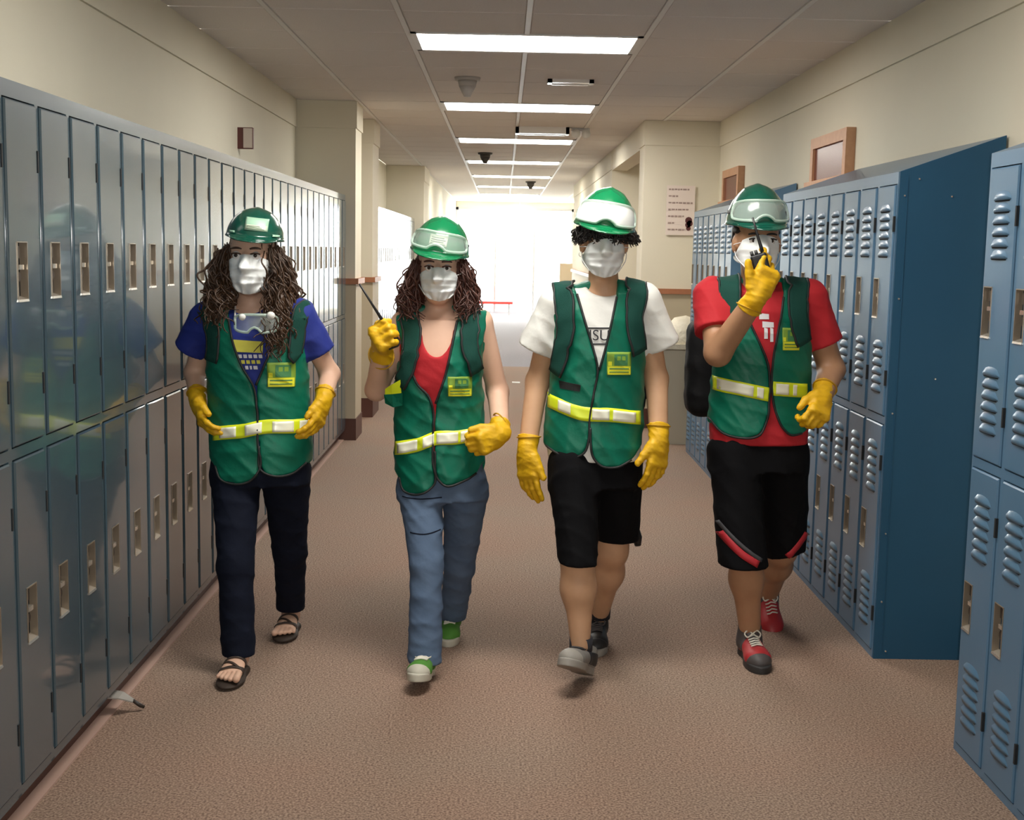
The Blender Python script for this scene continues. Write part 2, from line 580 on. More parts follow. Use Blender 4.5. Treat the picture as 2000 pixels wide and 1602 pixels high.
for k, ly in enumerate(LIGHT_Y):
    vis = [l for l in LIGHT_Y if l > 5]
    if ly > 5:
        lab = 'bright fluorescent ceiling light, %s from the camera in the row' % ORD[vis.index(ly)]
    else:
        lab = 'bright fluorescent ceiling light overhead, just out of the top of the picture'
    t = thing('ceiling_light', (0.098, ly, ZC), lab, 'ceiling light', 'ceiling lights in a row')
    x0, x1, a, b = -0.5, 0.696, ly - 0.295, ly + 0.295
    fr = MB().box(x0, x1, a, a + 0.03, ZC - 0.006, ZC + 0.025).box(x0, x1, b - 0.03, b, ZC - 0.006, ZC + 0.025)
    fr.box(x0, x0 + 0.03, a, b, ZC - 0.006, ZC + 0.025).box(x1 - 0.03, x1, a, b, ZC - 0.006, ZC + 0.025)
    fr.build('frame', 'fixture_white', t)
    MB().box(x0 + 0.03, x1 - 0.03, a + 0.03, b - 0.03, ZC + 0.002, ZC + 0.02).build('lens', 'lens', t)

# glazed end of the corridor
end = struct('wall_end', MB().box(XL - 0.1, XR + 0.1, Y1, Y1 + 0.1, 2.46, ZC + 0.1)
             .box(XL - 0.1, -1.13, Y1, Y1 + 0.1, 0, 2.46).box(1.62, XR + 0.1, Y1, Y1 + 0.1, 0, 2.46), 'wall_paint')
wn = struct('window_1', MB().box(-1.13, 1.62, Y1 + 0.02, Y1 + 0.08, 2.40, 2.46)
            .box(-1.13, 1.62, Y1 + 0.02, Y1 + 0.08, 0.0, 0.06)
            .box(-1.13, -1.07, Y1 + 0.02, Y1 + 0.08, 0, 2.46).box(1.56, 1.62, Y1 + 0.02, Y1 + 0.08, 0, 2.46), 'alu')
for xm in (-0.20, 0.70):
    MB().box(xm - 0.025, xm + 0.025, Y1 + 0.02, Y1 + 0.08, 0.06, 2.40).build('mullion', 'alu', wn)
for xa, xb in ((-1.07, -0.225), (-0.175, 0.675), (0.725, 1.56)):
    MB().box(xa, xb, Y1 + 0.045, Y1 + 0.053, 0.06, 2.40).build('pane', 'pane_glass', wn)
rb = thing('low_bench', (-0.16, 29.7, 0), 'low red bench in front of the bright end doors', 'bench')
MB().box(-0.55, 0.23, 29.5, 29.85, 0.25, 0.31).build('seat', 'red_paint', rb)
for x in (-0.48, 0.12):
    MB().box(x, x + 0.04, 29.55, 29.8, 0, 0.25).build('leg', 'alu', rb)
cb = thing('tan_cabinet', (1.42, 28.6, 0), 'narrow tan cabinet beside the bright end doors', 'cabinet')
MB().box(1.24, 1.56, 28.4, 28.8, 0.0, 1.22).build('body', 'door_tan', cb)
MB().box(1.255, 1.545, 28.385, 28.40, 0.08, 1.19).build('door', 'door_tan', cb)
MB().box(1.28, 1.295, 28.37, 28.385, 0.6, 0.72).build('handle', 'alu', cb)
# exit sign
ex = thing('exit_sign', (0.35, 29.85, 2.40), 'small red lit EXIT sign above the end doors', 'sign')
MB().box(0.19, 0.51, 29.80, 29.86, 2.38, 2.52).build('housing', 'exit_box', ex)
V, F = text_mesh('EXIT', 0.13)
mesh('lettering', V + np.array([0.35, 29.797, 2.45]), F, 'exit_red', ex)
MB().box(0.34, 0.36, 29.82, 29.84, 2.52, ZC).build('stem', 'exit_box', ex)

# detectors and registers on the ceiling
for (x, y, lab) in ((-0.255, 8.45, 'dark round smoke detector on the ceiling past the nearest light'),
                    (-0.235, 14.9, 'dark round smoke detector hanging before the fourth ceiling light'),
                    (0.41, 20.9, 'dark round smoke detector far down the ceiling row')):
    t = thing('smoke_detector', (x, y, ZC), lab, 'smoke detector', 'smoke detectors on the ceiling')
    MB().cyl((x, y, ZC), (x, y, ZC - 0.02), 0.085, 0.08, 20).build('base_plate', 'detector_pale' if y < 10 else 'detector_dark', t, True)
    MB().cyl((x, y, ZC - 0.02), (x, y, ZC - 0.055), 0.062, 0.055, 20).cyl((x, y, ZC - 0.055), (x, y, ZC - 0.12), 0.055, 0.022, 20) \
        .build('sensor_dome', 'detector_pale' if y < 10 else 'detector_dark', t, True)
for (x0, x1, y, w, lab) in ((0.262, 0.560, 8.50, 0.16, 'faint white ceiling air register after the nearest light'),
                            (0.085, 0.565, 11.75, 0.20, 'bright white ceiling air register after the second light')):
    t = thing('air_register', ((x0 + x1) / 2, y, ZC), lab, 'air vent', 'ceiling air registers')
    a, b, z0, z1 = y - w / 2, y + w / 2, ZC - (0.022 if y < 10 else 0.06), ZC
    MB().box(x0, x1, a, a + 0.03, z0, z1).box(x0, x1, b - 0.03, b, z0, z1).box(x0, x0 + 0.03, a, b, z0, z1) \
        .box(x1 - 0.03, x1, a, b, z0, z1).build('frame', 'vent_white', t)
    n = 4
    for k in range(n):
        yy = a + 0.03 + (w - 0.06) * (k + 0.5) / n
        m_ = MB().box(x0 + 0.03, x1 - 0.03, yy - 0.010, yy + 0.010, z0 + 0.004, z1 - 0.004)
        m_.build('slat', 'vent_white', t)

t = thing('emergency_light', (0.67, 11.72, ZC), 'white twin-head emergency light on the ceiling beside the far air register', 'emergency light')
MB().box(0.59, 0.75, 11.70, 11.78, ZC - 0.03, ZC).build('housing', 'fixture_white', t)
for x in (0.625, 0.715):
    MB().cyl((x, 11.74, ZC - 0.03), (x, 11.70, ZC - 0.045), 0.015, 0.02, 12).cyl((x, 11.72, ZC - 0.045), (x, 11.66, ZC - 0.055), 0.036, 0.040, 18) \
        .build('lamp_head', 'shirt_white', t, True)

# wood-framed openings high on the right wall
for k, (y0, y1, lab) in enumerate(((6.70, 7.47, 'wooden framed interior window above the lockers, nearer one'),
                                   (9.76, 10.47, 'wooden framed interior window above the lockers, farther one'))):
    w = struct('window_%d' % (k + 2), MB().box(XR - 0.03, XR + 0.002, y0, y1, 1.60, 2.16), 'frame_wood')
    c = 0.06
    # frame members
    MB().box(XR - 0.05, XR - 0.03, y0, y0 + c, 1.60, 2.16).build('jamb', 'frame_wood', w)
    MB().box(XR - 0.05, XR - 0.03, y1 - c, y1, 1.60, 2.16).build('jamb', 'frame_wood', w)
    MB().box(XR - 0.05, XR - 0.03, y0 + c, y1 - c, 2.16 - c, 2.16).build('head', 'frame_wood', w)
    MB().box(XR - 0.075, XR - 0.03, y0 - 0.02, y1 + 0.02, 1.88, 1.915).build('sill', 'frame_wood', w)
    MB().box(XR - 0.036, XR - 0.030, y0 + c, y1 - c, 1.915, 2.16 - c).build('pane', 'red_glass', w)
w = struct('door_2', MB().box(XR - 0.03, XR + 0.002, 3.50, 4.40, 1.2, 2.14), 'red_glass')
MB().box(XR - 0.045, XR - 0.002, 4.32, 4.40, 1.2, 2.14).build('jamb', 'frame_wood', w)

# room sign sticking out of the left wall
t = thing('room_sign', (XL, 7.77, 2.07), 'small dark brown room sign standing out from the left wall above lockers', 'sign')
MB().box(XL, XL + 0.092, 7.755, 7.785, 2.065, 2.19).build('plate', 'sign_brown', t)
MB().box(XL + 0.036, XL + 0.088, 7.75, 7.755, 2.07, 2.185).build('face', 'sign_face', t)

# notice on the right pier
t = thing('notice_poster', (1.475, 10.89, 1.55), 'tall pale paper notice with dark writing on the right pier', 'poster')
pa, pb = at(1303, 362, 10.885), at(1355, 460, 10.885)
MB().box(pa[0], pb[0], 10.885, 10.889, pb[2], pa[2]).build('sheet', 'paper', t)
wid, hei = pb[0] - pa[0], pa[2] - pb[2]
pr = random.Random(3)
for k, fr in enumerate((0.72, 0.33, 0.85, 0.72, 0.56, 0.22, 0.62)):
    zz = pa[2] - hei * (0.075 + 0.135 * k)
    xx = pa[0] + wid * 0.07
    x_end = xx + wid * fr
    wr_ = MB()
    while xx < x_end:
        l = wid * pr.uniform(0.05, 0.13)
        wr_.box(xx, min(xx + l, x_end), 10.8835, 10.885, zz - 0.006 - pr.uniform(0, 0.004), zz + 0.005)
        xx += l + wid * 0.025
    wr_.build('writing_line', 'ink', t)
em = MB()
for dx, dz, rr in ((0.80, 0.70, 0.030), (0.84, 0.76, 0.026), (0.78, 0.79, 0.024), (0.80, 0.86, 0.020)):
    cx, cz = pa[0] + wid * dx, pa[2] - hei * dz
    em.cyl((cx, 10.885, cz), (cx, 10.883, cz), rr, rr, 10)
em.build('emblem', 'ink_dark', t)

# litter bin in the niche behind the third locker block
bx, by = 1.43, 10.15
t = thing('litter_bin', (bx, by, 0), 'square beige litter bin by the right pier beyond the lockers', 'bin')
mb = MB()
mb.add([(bx - 0.20, by - 0.17, 0), (bx + 0.20, by - 0.17, 0), (bx + 0.20, by + 0.17, 0), (bx - 0.20, by + 0.17, 0),
        (bx - 0.225, by - 0.19, 0.76), (bx + 0.225, by - 0.19, 0.76), (bx + 0.225, by + 0.19, 0.76), (bx - 0.225, by + 0.19, 0.76)],
       [(0, 3, 2, 1), (4, 5, 6, 7), (0, 1, 5, 4), (1, 2, 6, 5), (2, 3, 7, 6), (3, 0, 4, 7)])
mb.build('body', 'bin_beige', t)
rm = MB().box(bx - 0.245, bx + 0.245, by - 0.21, by - 0.17, 0.755, 0.795).box(bx - 0.245, bx + 0.245, by + 0.17, by + 0.21, 0.755, 0.795)
rm.box(bx - 0.245, bx - 0.2, by - 0.17, by + 0.17, 0.755, 0.795).box(bx + 0.2, bx + 0.245, by - 0.17, by + 0.17, 0.755, 0.795)
rm.build('rim', 'bag_cream', t)
dv, df = tube([(bx + 0.02, by, 0.76), (bx + 0.02, by, 0.83), (bx + 0.03, by, 0.90), (bx + 0.04, by, 0.97), (bx + 0.05, by, 1.0)],
              [0.19, 0.185, 0.16, 0.11, 0.03], 18)
mesh('bag', dv, df, 'bag_cream', t, True)

# bent strip of base metal sticking out by the left lockers, and a paper scrap far down the carpet
t = thing('bent_base_clip', (-1.262, 3.98, 0.03), 'bent dark metal clip sticking out under the left lockers', 'metal clip')
cv, cf = grid_sheet(np.array([[(-1.255, 3.90 + 0.09 * j, 0.075 - 0.002 * j), (-1.20, 3.93 + 0.06 * j, 0.062), (-1.165, 3.965 + 0.025 * j, 0.038)]
                              for j in (0, 1)], float), 0.004, np.tile([0, 0, 1.0], (2, 3, 1)))
mesh('tab', cv, cf, 'rubber_grey', t)
mesh('hook', *tube([(-1.165, 3.975, 0.038), (-1.145, 3.985, 0.018), (-1.135, 3.99, 0.012)], [0.006, 0.007, 0.006], 8), 'latch_dark', t, True)
p = MB().box(0.12, 0.21, 14.45, 14.56, 0.0, 0.004)
tag(p.build('paper_scrap', 'shirt_white'), 'tiny white paper scrap lying far down the carpet', 'paper')

# ------------------------------------------------------------------ lockers
LW, LD = 0.2394, 0.375


def m_of(name, mb, m, smooth=False):
    me = raw_mesh(name, mb.V, mb.F, smooth)
    me.materials.append(MATS[m])
    return me


def locker_meshes(z0, z1, split, paint, slope, hx0, hx1, gap):
    """local frame: x along the row, -y is the front, 0..LD deep"""
    M = {}
    b = MB()
    w, t = LW, 0.012
    zt = z1 + slope
    # carcass with a face frame: sides, back, top, bottom and rails
    b.box(0, 0.004, 0.02, LD, z0, z1).box(w - 0.004, w, 0.02, LD, z0, z1).box(0, w, LD - 0.004, LD, z0, z1)
    b.add([(0, 0.0, z1), (w, 0.0, z1), (w, LD, zt), (0, LD, zt), (0, 0.0, z1 - 0.01), (w, 0.0, z1 - 0.01), (w, LD, z1 - 0.01), (0, LD, z1 - 0.01)],
          [(0, 1, 2, 3), (7, 6, 5, 4), (4, 5, 1, 0), (5, 6, 2, 1), (6, 7, 3, 2), (7, 4, 0, 3)])
    b.box(0, w, 0.0, LD, z0, z0 + 0.006)
    b.box(0, t, 0.0, 0.02, z0, z1 - 0.01).box(w - t, w, 0.0, 0.02, z0, z1 - 0.01)
    b.box(t, w - t, 0.0, 0.02, z1 - 0.042, z1 - 0.01).box(t, w - t, 0.0, 0.02, z0 + 0.006, z0 + 0.026)
    b.box(t, w - t, 0.0, 0.02, split - 0.014, split + 0.014)
    M['body'] = m_of('body', b, paint)
    M['inside'] = m_of('door_shadow_gap', MB().box(t, w - t, 0.012, 0.018, z0 + 0.026, z1 - 0.042), gap)
    g = 0.004
    d = {}
    for key, a, c in (('lower', z0 + 0.026 + g, split - 0.014 - g), ('upper', split + 0.014 + g, z1 - 0.042 - g)):
        d[key] = (a, c)
        hz = {'upper': (a + c) / 2 + 0.01, 'lower': (a + c) / 2 + 0.01}[key]
        h0, h1 = hz - 0.072, hz + 0.072
        q = MB()
        x0, x1 = t + g, w - t - g
        # door sheet pierced by the handle cup: chamfered rim, ring of faces round the hole
        yb, yf, ch = 0.006, -0.006, 0.004
        xs, zs = [x0 + ch, hx0, hx1, x1 - ch], [a + ch, h0, h1, c - ch]
        vv = [(x, yf, z) for z in zs for x in xs]
        ff = [(r * 4 + k, r * 4 + k + 1, (r + 1) * 4 + k + 1, (r + 1) * 4 + k) for r in range(3) for k in range(3) if (r, k) != (1, 1)]
        ring = [0, 1, 2, 3, 7, 11, 15, 14, 13, 12, 8, 4]
        o1 = len(vv)
        for i in ring:
            x, _, z = vv[i]
            vv.append((x0 if x == xs[0] else x1 if x == xs[3] else x, yf + ch, a if z == zs[0] else c if z == zs[3] else z))
        o2 = len(vv)
        for k in range(12):
            x, _, z = vv[o1 + k]
            vv.append((x, yb, z))
        for k in range(12):
            n_ = (k + 1) % 12
            ff.append((ring[k], o1 + k, o1 + n_, ring[n_])[::-1])
            ff.append((o1 + k, o2 + k, o2 + n_, o1 + n_)[::-1])
        o3 = len(vv)
        vv += [(hx0, yb, h0), (hx1, yb, h0), (hx1, yb, h1), (hx0, yb, h1)]
        hole = [5, 6, 10, 9]
        for k in range(4):
            n_ = (k + 1) % 4
            ff.append((hole[k], hole[n_], o3 + n_, o3 + k)[::-1])
        q.add(vv, ff)
        M['door_' + key] = m_of('door', q, paint)
        k = MB()
        k.box(hx0, hx1, 0.022, 0.024, h0, h1)
        k.box(hx0, hx0 + 0.003, -0.008, 0.022, h0, h1).box(hx1 - 0.003, hx1, -0.008, 0.022, h0, h1)
        k.box(hx0, hx1, -0.008, 0.022, h1 - 0.003, h1)
        M['cup_' + key] = m_of('handle_cup', k, 'steel_brass')
        k = MB()
        k.add([(hx0, -0.008, h0), (hx1, -0.008, h0), (hx1, 0.022, h0 + 0.012), (hx0, 0.022, h0 + 0.012),
               (hx0, -0.010, h0 - 0.006), (hx1, -0.010, h0 - 0.006), (hx1, 0.022, h0 - 0.004), (hx0, 0.022, h0 - 0.004)],
              [(0, 1, 2, 3), (7, 6, 5, 4), (4, 5, 1, 0), (5, 6, 2, 1), (6, 7, 3, 2), (7, 4, 0, 3)])
        M['lip_' + key] = m_of('cup_lip', k, 'steel_bright')
        l = MB()
        xm = (hx0 + hx1) / 2
        l.box(xm - 0.018, xm + 0.012, 0.004, 0.022, hz + 0.030, hz + 0.060)
        l.cyl((xm, 0.022, hz - 0.016), (xm, 0.002, hz - 0.016), 0.014, 0.012, 12)
        M['latch_' + key] = m_of('latch', l, 'latch_dark')
        M['lift_' + key] = m_of('lift_tab', MB().box(xm - 0.010, xm + 0.022, -0.002, 0.020, hz + 0.002, hz + 0.014), 'steel_bright')
        M['z_' + key] = (a, c)
    hb = MB().box(-0.0045, 0.0045, -0.008, 0.004, -0.028, 0.028)
    M['hinge'] = m_of('hinge', hb, 'gap_dark')
    # pressed louvre: curved hood with a dark slot under its lip
    n = 7
    lv, lf = [], []
    for i in range(n):
        u = i / (n - 1) * 2 - 1
        hgt = math.sqrt(max(0.0, 1 - u * u))
        x = u * 0.064
        lv += [(x, -0.006, 0.019 * hgt + 0.0), (x, -0.006 - 0.008 * hgt, 0.010 * hgt - 0.004), (x, -0.006 - 0.009 * hgt, -0.008), (x, -0.005, -0.008)]
    for i in range(n - 1):
        for j in range(3):
            lf.append((i * 4 + j, i * 4 + j + 1, (i + 1) * 4 + j + 1, (i + 1) * 4 + j))
    me = raw_mesh('louvre', lv, lf, True)
    me.materials.append(MATS[paint])
    M['louvre'] = me
    M['slot'] = m_of('louvre_slot', MB().box(-0.054, 0.054, -0.0068, -0.004, -0.012, -0.0075), 'gap_dark')
    return M


def ob(name, me, parent, loc=None):
    o = bpy.data.objects.new(name, me)
    link(o, parent)
    if loc:
        o.location = loc
    return o


def locker(M, loc, rot, label, group, detail=2, louvres=False):
    t = bpy.data.objects.new('locker', None)
    COL.objects.link(t)
    t.empty_display_size = 0.05
    t.location = loc
    t.rotation_euler = (0, 0, rot)
    tag(t, label, 'locker', group)
    ob('body', M['body'], t)
    ob('door_recess', M['inside'], t)
    for key in ('lower', 'upper'):
        d = ob('door', M['door_' + key], t)
        ob('handle_cup', M['cup_' + key], d)
        ob('cup_lip', M['lip_' + key], d)
        if detail > 1:
            ob('latch', M['latch_' + key], d)
            ob('lift_tab', M['lift_' + key], d)
            a, c = M['z_' + key]
            for z in (a + 0.14, c - 0.14):
                ob('hinge', M['hinge'], d, (LW - 0.013, 0, z))
        if louvres:
            a, c = M['z_' + key]
            for zb in (c - 0.085, a + 0.255):
                for k in range(6):
                    ob('louvre', M['louvre'], d, (LW * 0.5, 0, zb - 0.033 * k))
                    if detail > 1:
                        ob('louvre_slot', M['slot'], d, (LW * 0.5, 0, zb - 0.033 * k))
    return t


ML = locker_meshes(0.09, 1.886, 0.972, 'locker_grey', 0.0, 0.066, 0.134, 'gap_dark')
MR = locker_meshes(0.0, 1.805, 0.900, 'locker_blue', 0.135, 0.024, 0.088, 'gap_blue')
# left row: from beside the camera to the first pier
y = 3.364 - 3 * LW
k = 0
while y + LW < 9.88:
    vis = k - 1
    if vis < 0:
        lab = 'glossy grey-blue two-door locker at the very front of the left row'
    else:
        lab = 'glossy grey-blue two-door locker in the left row, %s from the camera' % ORD[vis]
    locker(ML, (LFX, y, 0), math.pi / 2, lab, 'left row of grey-blue lockers', 2 if y < 8 else 1)
    y += LW
    k += 1
# left row goes on beyond the second pier
y = 11.84
k = 0
while y + LW < 17.45:
    locker(ML, (LFX, y, 0), math.pi / 2, 'bright glossy locker beyond the left piers, %s of the far row' % ORD[k],
           'far left row of lockers', 1)
    y += LW
    k += 1
# right side: near block, middle block with its dark end panel, far block
for k in range(6):
    yb = 3.782 - k * LW
    nm = ['far end locker of the nearest right block, louvred steel-blue doors',
          'steel-blue louvred locker second from the far end of the nearest right block'] + \
         ['steel-blue louvred locker, %s from the far end of the nearest right block' % ORD[i] for i in (2, 3, 4, 5)]
    locker(MR, (RFX, yb, 0), -math.pi / 2, nm[k], 'nearest right block of blue lockers', 2, k < 3)
for k in range(8):
    lab = 'steel-blue louvred locker in the middle right block, %s from its dark end panel' % ORD[k]
    locker(MR, (RFX, 4.664 + (k + 1) * LW, 0), -math.pi / 2, lab, 'middle right block of blue lockers', 2, True)
for k in range(7):
    lab = 'steel-blue louvred locker in the far right block, %s from the right pier' % ORD[k]
    locker(MR, (RFX, 9.64 - k * LW, 0), -math.pi / 2, lab, 'far right block of blue lockers', 1, True)
# end panels of the right blocks
for y, lab in ((4.655, 'large dark blue steel end panel of the middle right locker block'),):
    t = thing('locker_end_panel', (RFX, y, 0), lab, 'end panel')
    x0, x1 = RFX + 0.001, RFX + LD
    q = MB()
    q.add([(x0, y - 0.004, 0), (x1, y - 0.004, 0), (x1, y - 0.004, 1.805 + 0.135), (x0, y - 0.004, 1.805),
           (x0, y + 0.004, 0), (x1, y + 0.004, 0), (x1, y + 0.004, 1.805 + 0.135), (x0, y + 0.004, 1.805)],
          [(0, 1, 2, 3), (7, 6, 5, 4), (4, 5, 1, 0), (5, 6, 2, 1), (6, 7, 3, 2), (7, 4, 0, 3)])
    q.build('panel', 'locker_end', t)
    MB().box(x0 + 0.028, x0 + 0.031, y - 0.006, y - 0.004, 0.03, 1.79).build('fold_line', 'locker_end', t)
    for (dx, z) in ((0.02, 1.72), (0.02, 1.35), (0.02, 0.93), (0.02, 0.48), (0.02, 0.22), (0.045, 0.03), (0.07, 1.78), (0.19, 1.72), (0.17, 1.06)):
        MB().cyl((x0 + dx, y - 0.004, z), (x0 + dx, y - 0.0075, z), 0.004, 0.003, 8).build('rivet', 'steel_bright', t)

# ------------------------------------------------------------------ signed-distance modelling for people and clothing
BIG = 9.0


def smin(a, b, k):
    if k <= 0:
        return np.minimum(a, b)
    h = np.maximum(k - np.abs(a - b), 0) / k
    return np.minimum(a, b) - h * h * k * 0.25


def cone(a, b, ra, rb):
    a, b = np.asarray(a, np.float32), np.asarray(b, np.float32)
    ab = b - a
    L = float(ab @ ab) + 1e-9

    def fn(P):
        q = P - a
        t = np.clip((q @ ab) / L, 0, 1)
        d = q - t[..., None] * ab
        return np.sqrt((d * d).sum(-1)) - (ra + (rb - ra) * t)
    r = max(ra, rb)
    return fn, np.minimum(a, b) - r, np.maximum(a, b) + r


def ell(c, r, R=None):
    c, r = np.asarray(c, np.float32), np.asarray(r, np.float32)
    Rm = None if R is None else np.asarray(R, np.float32)

    def fn(P):
        q = P - c
        if Rm is not None:
            q = q @ Rm
        k0 = np.sqrt(((q / r) ** 2).sum(-1))
        k1 = np.sqrt(((q / (r * r)) ** 2).sum(-1)) + 1e-6
        return k0 * (k0 - 1) / k1
    m = float(r.max()) if Rm is not None else r
    return fn, c - m, c + m


def econe(a, b, ra, rb, side):
    """tapered limb with an oval section: ra/rb = (radius along side, radius across)"""
    a, b = np.asarray(a, np.float32), np.asarray(b, np.float32)
    w = unit(b - a)
    u = unit(np.asarray(side, float) - w * (np.asarray(side, float) @ w))
    v = np.cross(w, u)
    L = float(np.linalg.norm(b - a))
    M = np.stack([u, v, w], 1).astype(np.float32)

    def fn(P):
        q = (P - a) @ M
        t = np.clip(q[..., 2] / L, 0, 1)
        r1 = ra[0] + (rb[0] - ra[0]) * t
        r2 = ra[1] + (rb[1] - ra[1]) * t
        dz = q[..., 2] - t * L
        rm = np.minimum(r1, r2)
        k = np.sqrt((q[..., 0] / r1) ** 2 + (q[..., 1] / r2) ** 2 + (dz / rm) ** 2) + 1e-5
        rr = np.sqrt(q[..., 0] ** 2 + q[..., 1] ** 2 + dz ** 2)
        return np.where(k > 0.3, rr * (1 - 1 / k), -rm * (1 - k))
    r = max(*ra, *rb)
    return fn, np.minimum(a, b) - r, np.maximum(a, b) + r


def boxs(c, h, R=None, r=0.0):
    c, h = np.asarray(c, np.float32), np.asarray(h, np.float32)
    Rm = None if R is None else np.asarray(R, np.float32)

    def fn(P):
        q = P - c
        if Rm is not None:
            q = q @ Rm
        q = np.abs(q) - (h - r)
        return np.sqrt((np.maximum(q, 0) ** 2).sum(-1)) + np.minimum(q.max(-1), 0) - r
    m = float(np.linalg.norm(h))
    return fn, c - m, c + m


def half(p, n):
    """negative on the side opposite to n"""
    p, n = np.asarray(p, np.float32), unit(n).astype(np.float32)
    return (lambda P: (P - p) @ n), None, None


def poly2(pts):
    """2D polygon distance in x-z"""
    pts = np.asarray(pts, np.float32)
    E0, E1 = pts, np.roll(pts, -1, 0)

    def fn(P):
        x, z = P[..., 0], P[..., 2]
        d = np.full(x.shape, 1e9, np.float32)
        ins = np.zeros(x.shape, bool)
        for a, b in zip(E0, E1):
            ex, ez = b - a
            wx, wz = x - a[0], z - a[1]
            t = np.clip((wx * ex + wz * ez) / (ex * ex + ez * ez + 1e-12), 0, 1)
            d = np.minimum(d, (wx - ex * t) ** 2 + (wz - ez * t) ** 2)
            c = (a[1] > z) != (b[1] > z)
            if ez != 0:
                ins ^= c & (x < (ex * (z - a[1]) / ez + a[0]))
        d = np.sqrt(d)
        return np.where(ins, -d, d)
    return fn


def smooth_poly(pts, it=2):
    """Chaikin rounding of a closed outline"""
    P = np.asarray(pts, float)
    for _ in range(it):
        Q = np.roll(P, -1, 0)
        P = np.stack([0.75 * P + 0.25 * Q, 0.25 * P + 0.75 * Q], 1).reshape(-1, 2)
    return P


def crom(X, Yv, xs):
    """smooth interpolation of rows Yv at X"""
    X = np.asarray(X, float)
    Yv = np.asarray(Yv, float)
    m = np.gradient(Yv, X)
    i = np.clip(np.searchsorted(X, xs) - 1, 0, len(X) - 2)
    h = X[i + 1] - X[i]
    t = np.clip((xs - X[i]) / h, 0, 1)
    return ((2 * t**3 - 3 * t**2 + 1) * Yv[i] + (t**3 - 2 * t**2 + t) * h * m[i] +
            (-2 * t**3 + 3 * t**2) * Yv[i + 1] + (t**3 - t**2) * h * m[i + 1])


def loft(Z, CX, CY, W, DF, DB, e=2.3):
    """trunk from horizontal sections; DF/DB half depth to the front / back"""
    o = np.argsort(Z)
    Z, CX, CY, W, DF, DB = [np.asarray(v, float)[o] for v in (Z, CX, CY, W, DF, DB)]
    zs = np.linspace(Z[0], Z[-1], 60)
    T = [crom(Z, v, zs).astype(np.float32) for v in (CX, CY, W, DF, DB)]

    def fn(P):
        z = P[..., 2]
        cx, cy, w, df, db = [np.interp(z, zs, v).astype(np.float32) for v in T]
        dx, dy = P[..., 0] - cx, P[..., 1] - cy
        dep = np.where(dy < 0, df, db)
        k = (np.abs(dx / w) ** e + np.abs(dy / dep) ** e) ** (1 / e) + 1e-4
        r = np.sqrt(dx * dx + dy * dy)
        d = np.where(k > 0.25, r * (1 - 1 / k), -0.75 * np.minimum(w, dep))
        return np.maximum(d, np.maximum(z - zs[-1], zs[0] - z))
    lo = np.array([(CX - W).min(), (CY - DF).min(), Z[0]])
    hi = np.array([(CX + W).max(), (CY + DB).max(), Z[-1]])
    return fn, lo, hi


def xform(prim, R, T):
    """prim in a local frame -> world; columns of R are the local axes"""
    fn, lo, hi = prim
    R, T = np.asarray(R, np.float32), np.asarray(T, np.float32)
    C = np.array([[x, y, z] for x in (lo[0], hi[0]) for y in (lo[1], hi[1]) for z in (lo[2], hi[2])]) @ R.T + T
    return (lambda P: fn((P - T) @ R)), C.min(0), C.max(0)


def folds(seed, amp, freq, axis=(0.3, 0.2, 1.0), n=4):
    """cloth creases: a few warped waves"""
    r = np.random.default_rng(seed)
    D = [unit(np.asarray(axis) + r.normal(0, 0.45, 3)).astype(np.float32) * freq * r.uniform(0.7, 1.5) for _ in range(n)]
    W = [unit(r.normal(0, 1, 3)).astype(np.float32) * freq * 0.35 for _ in range(n)]
    ph = r.uniform(0, 6.28, n)

    def fn(P):
        s = 0
        for d, w, p in zip(D, W, ph):
            q = np.sin(P @ d + p + 1.4 * np.sin(P @ w + p))
            s = s + (1 - np.abs(q)) ** 2 - 0.35
        return (-amp / n * 2) * s
    return fn


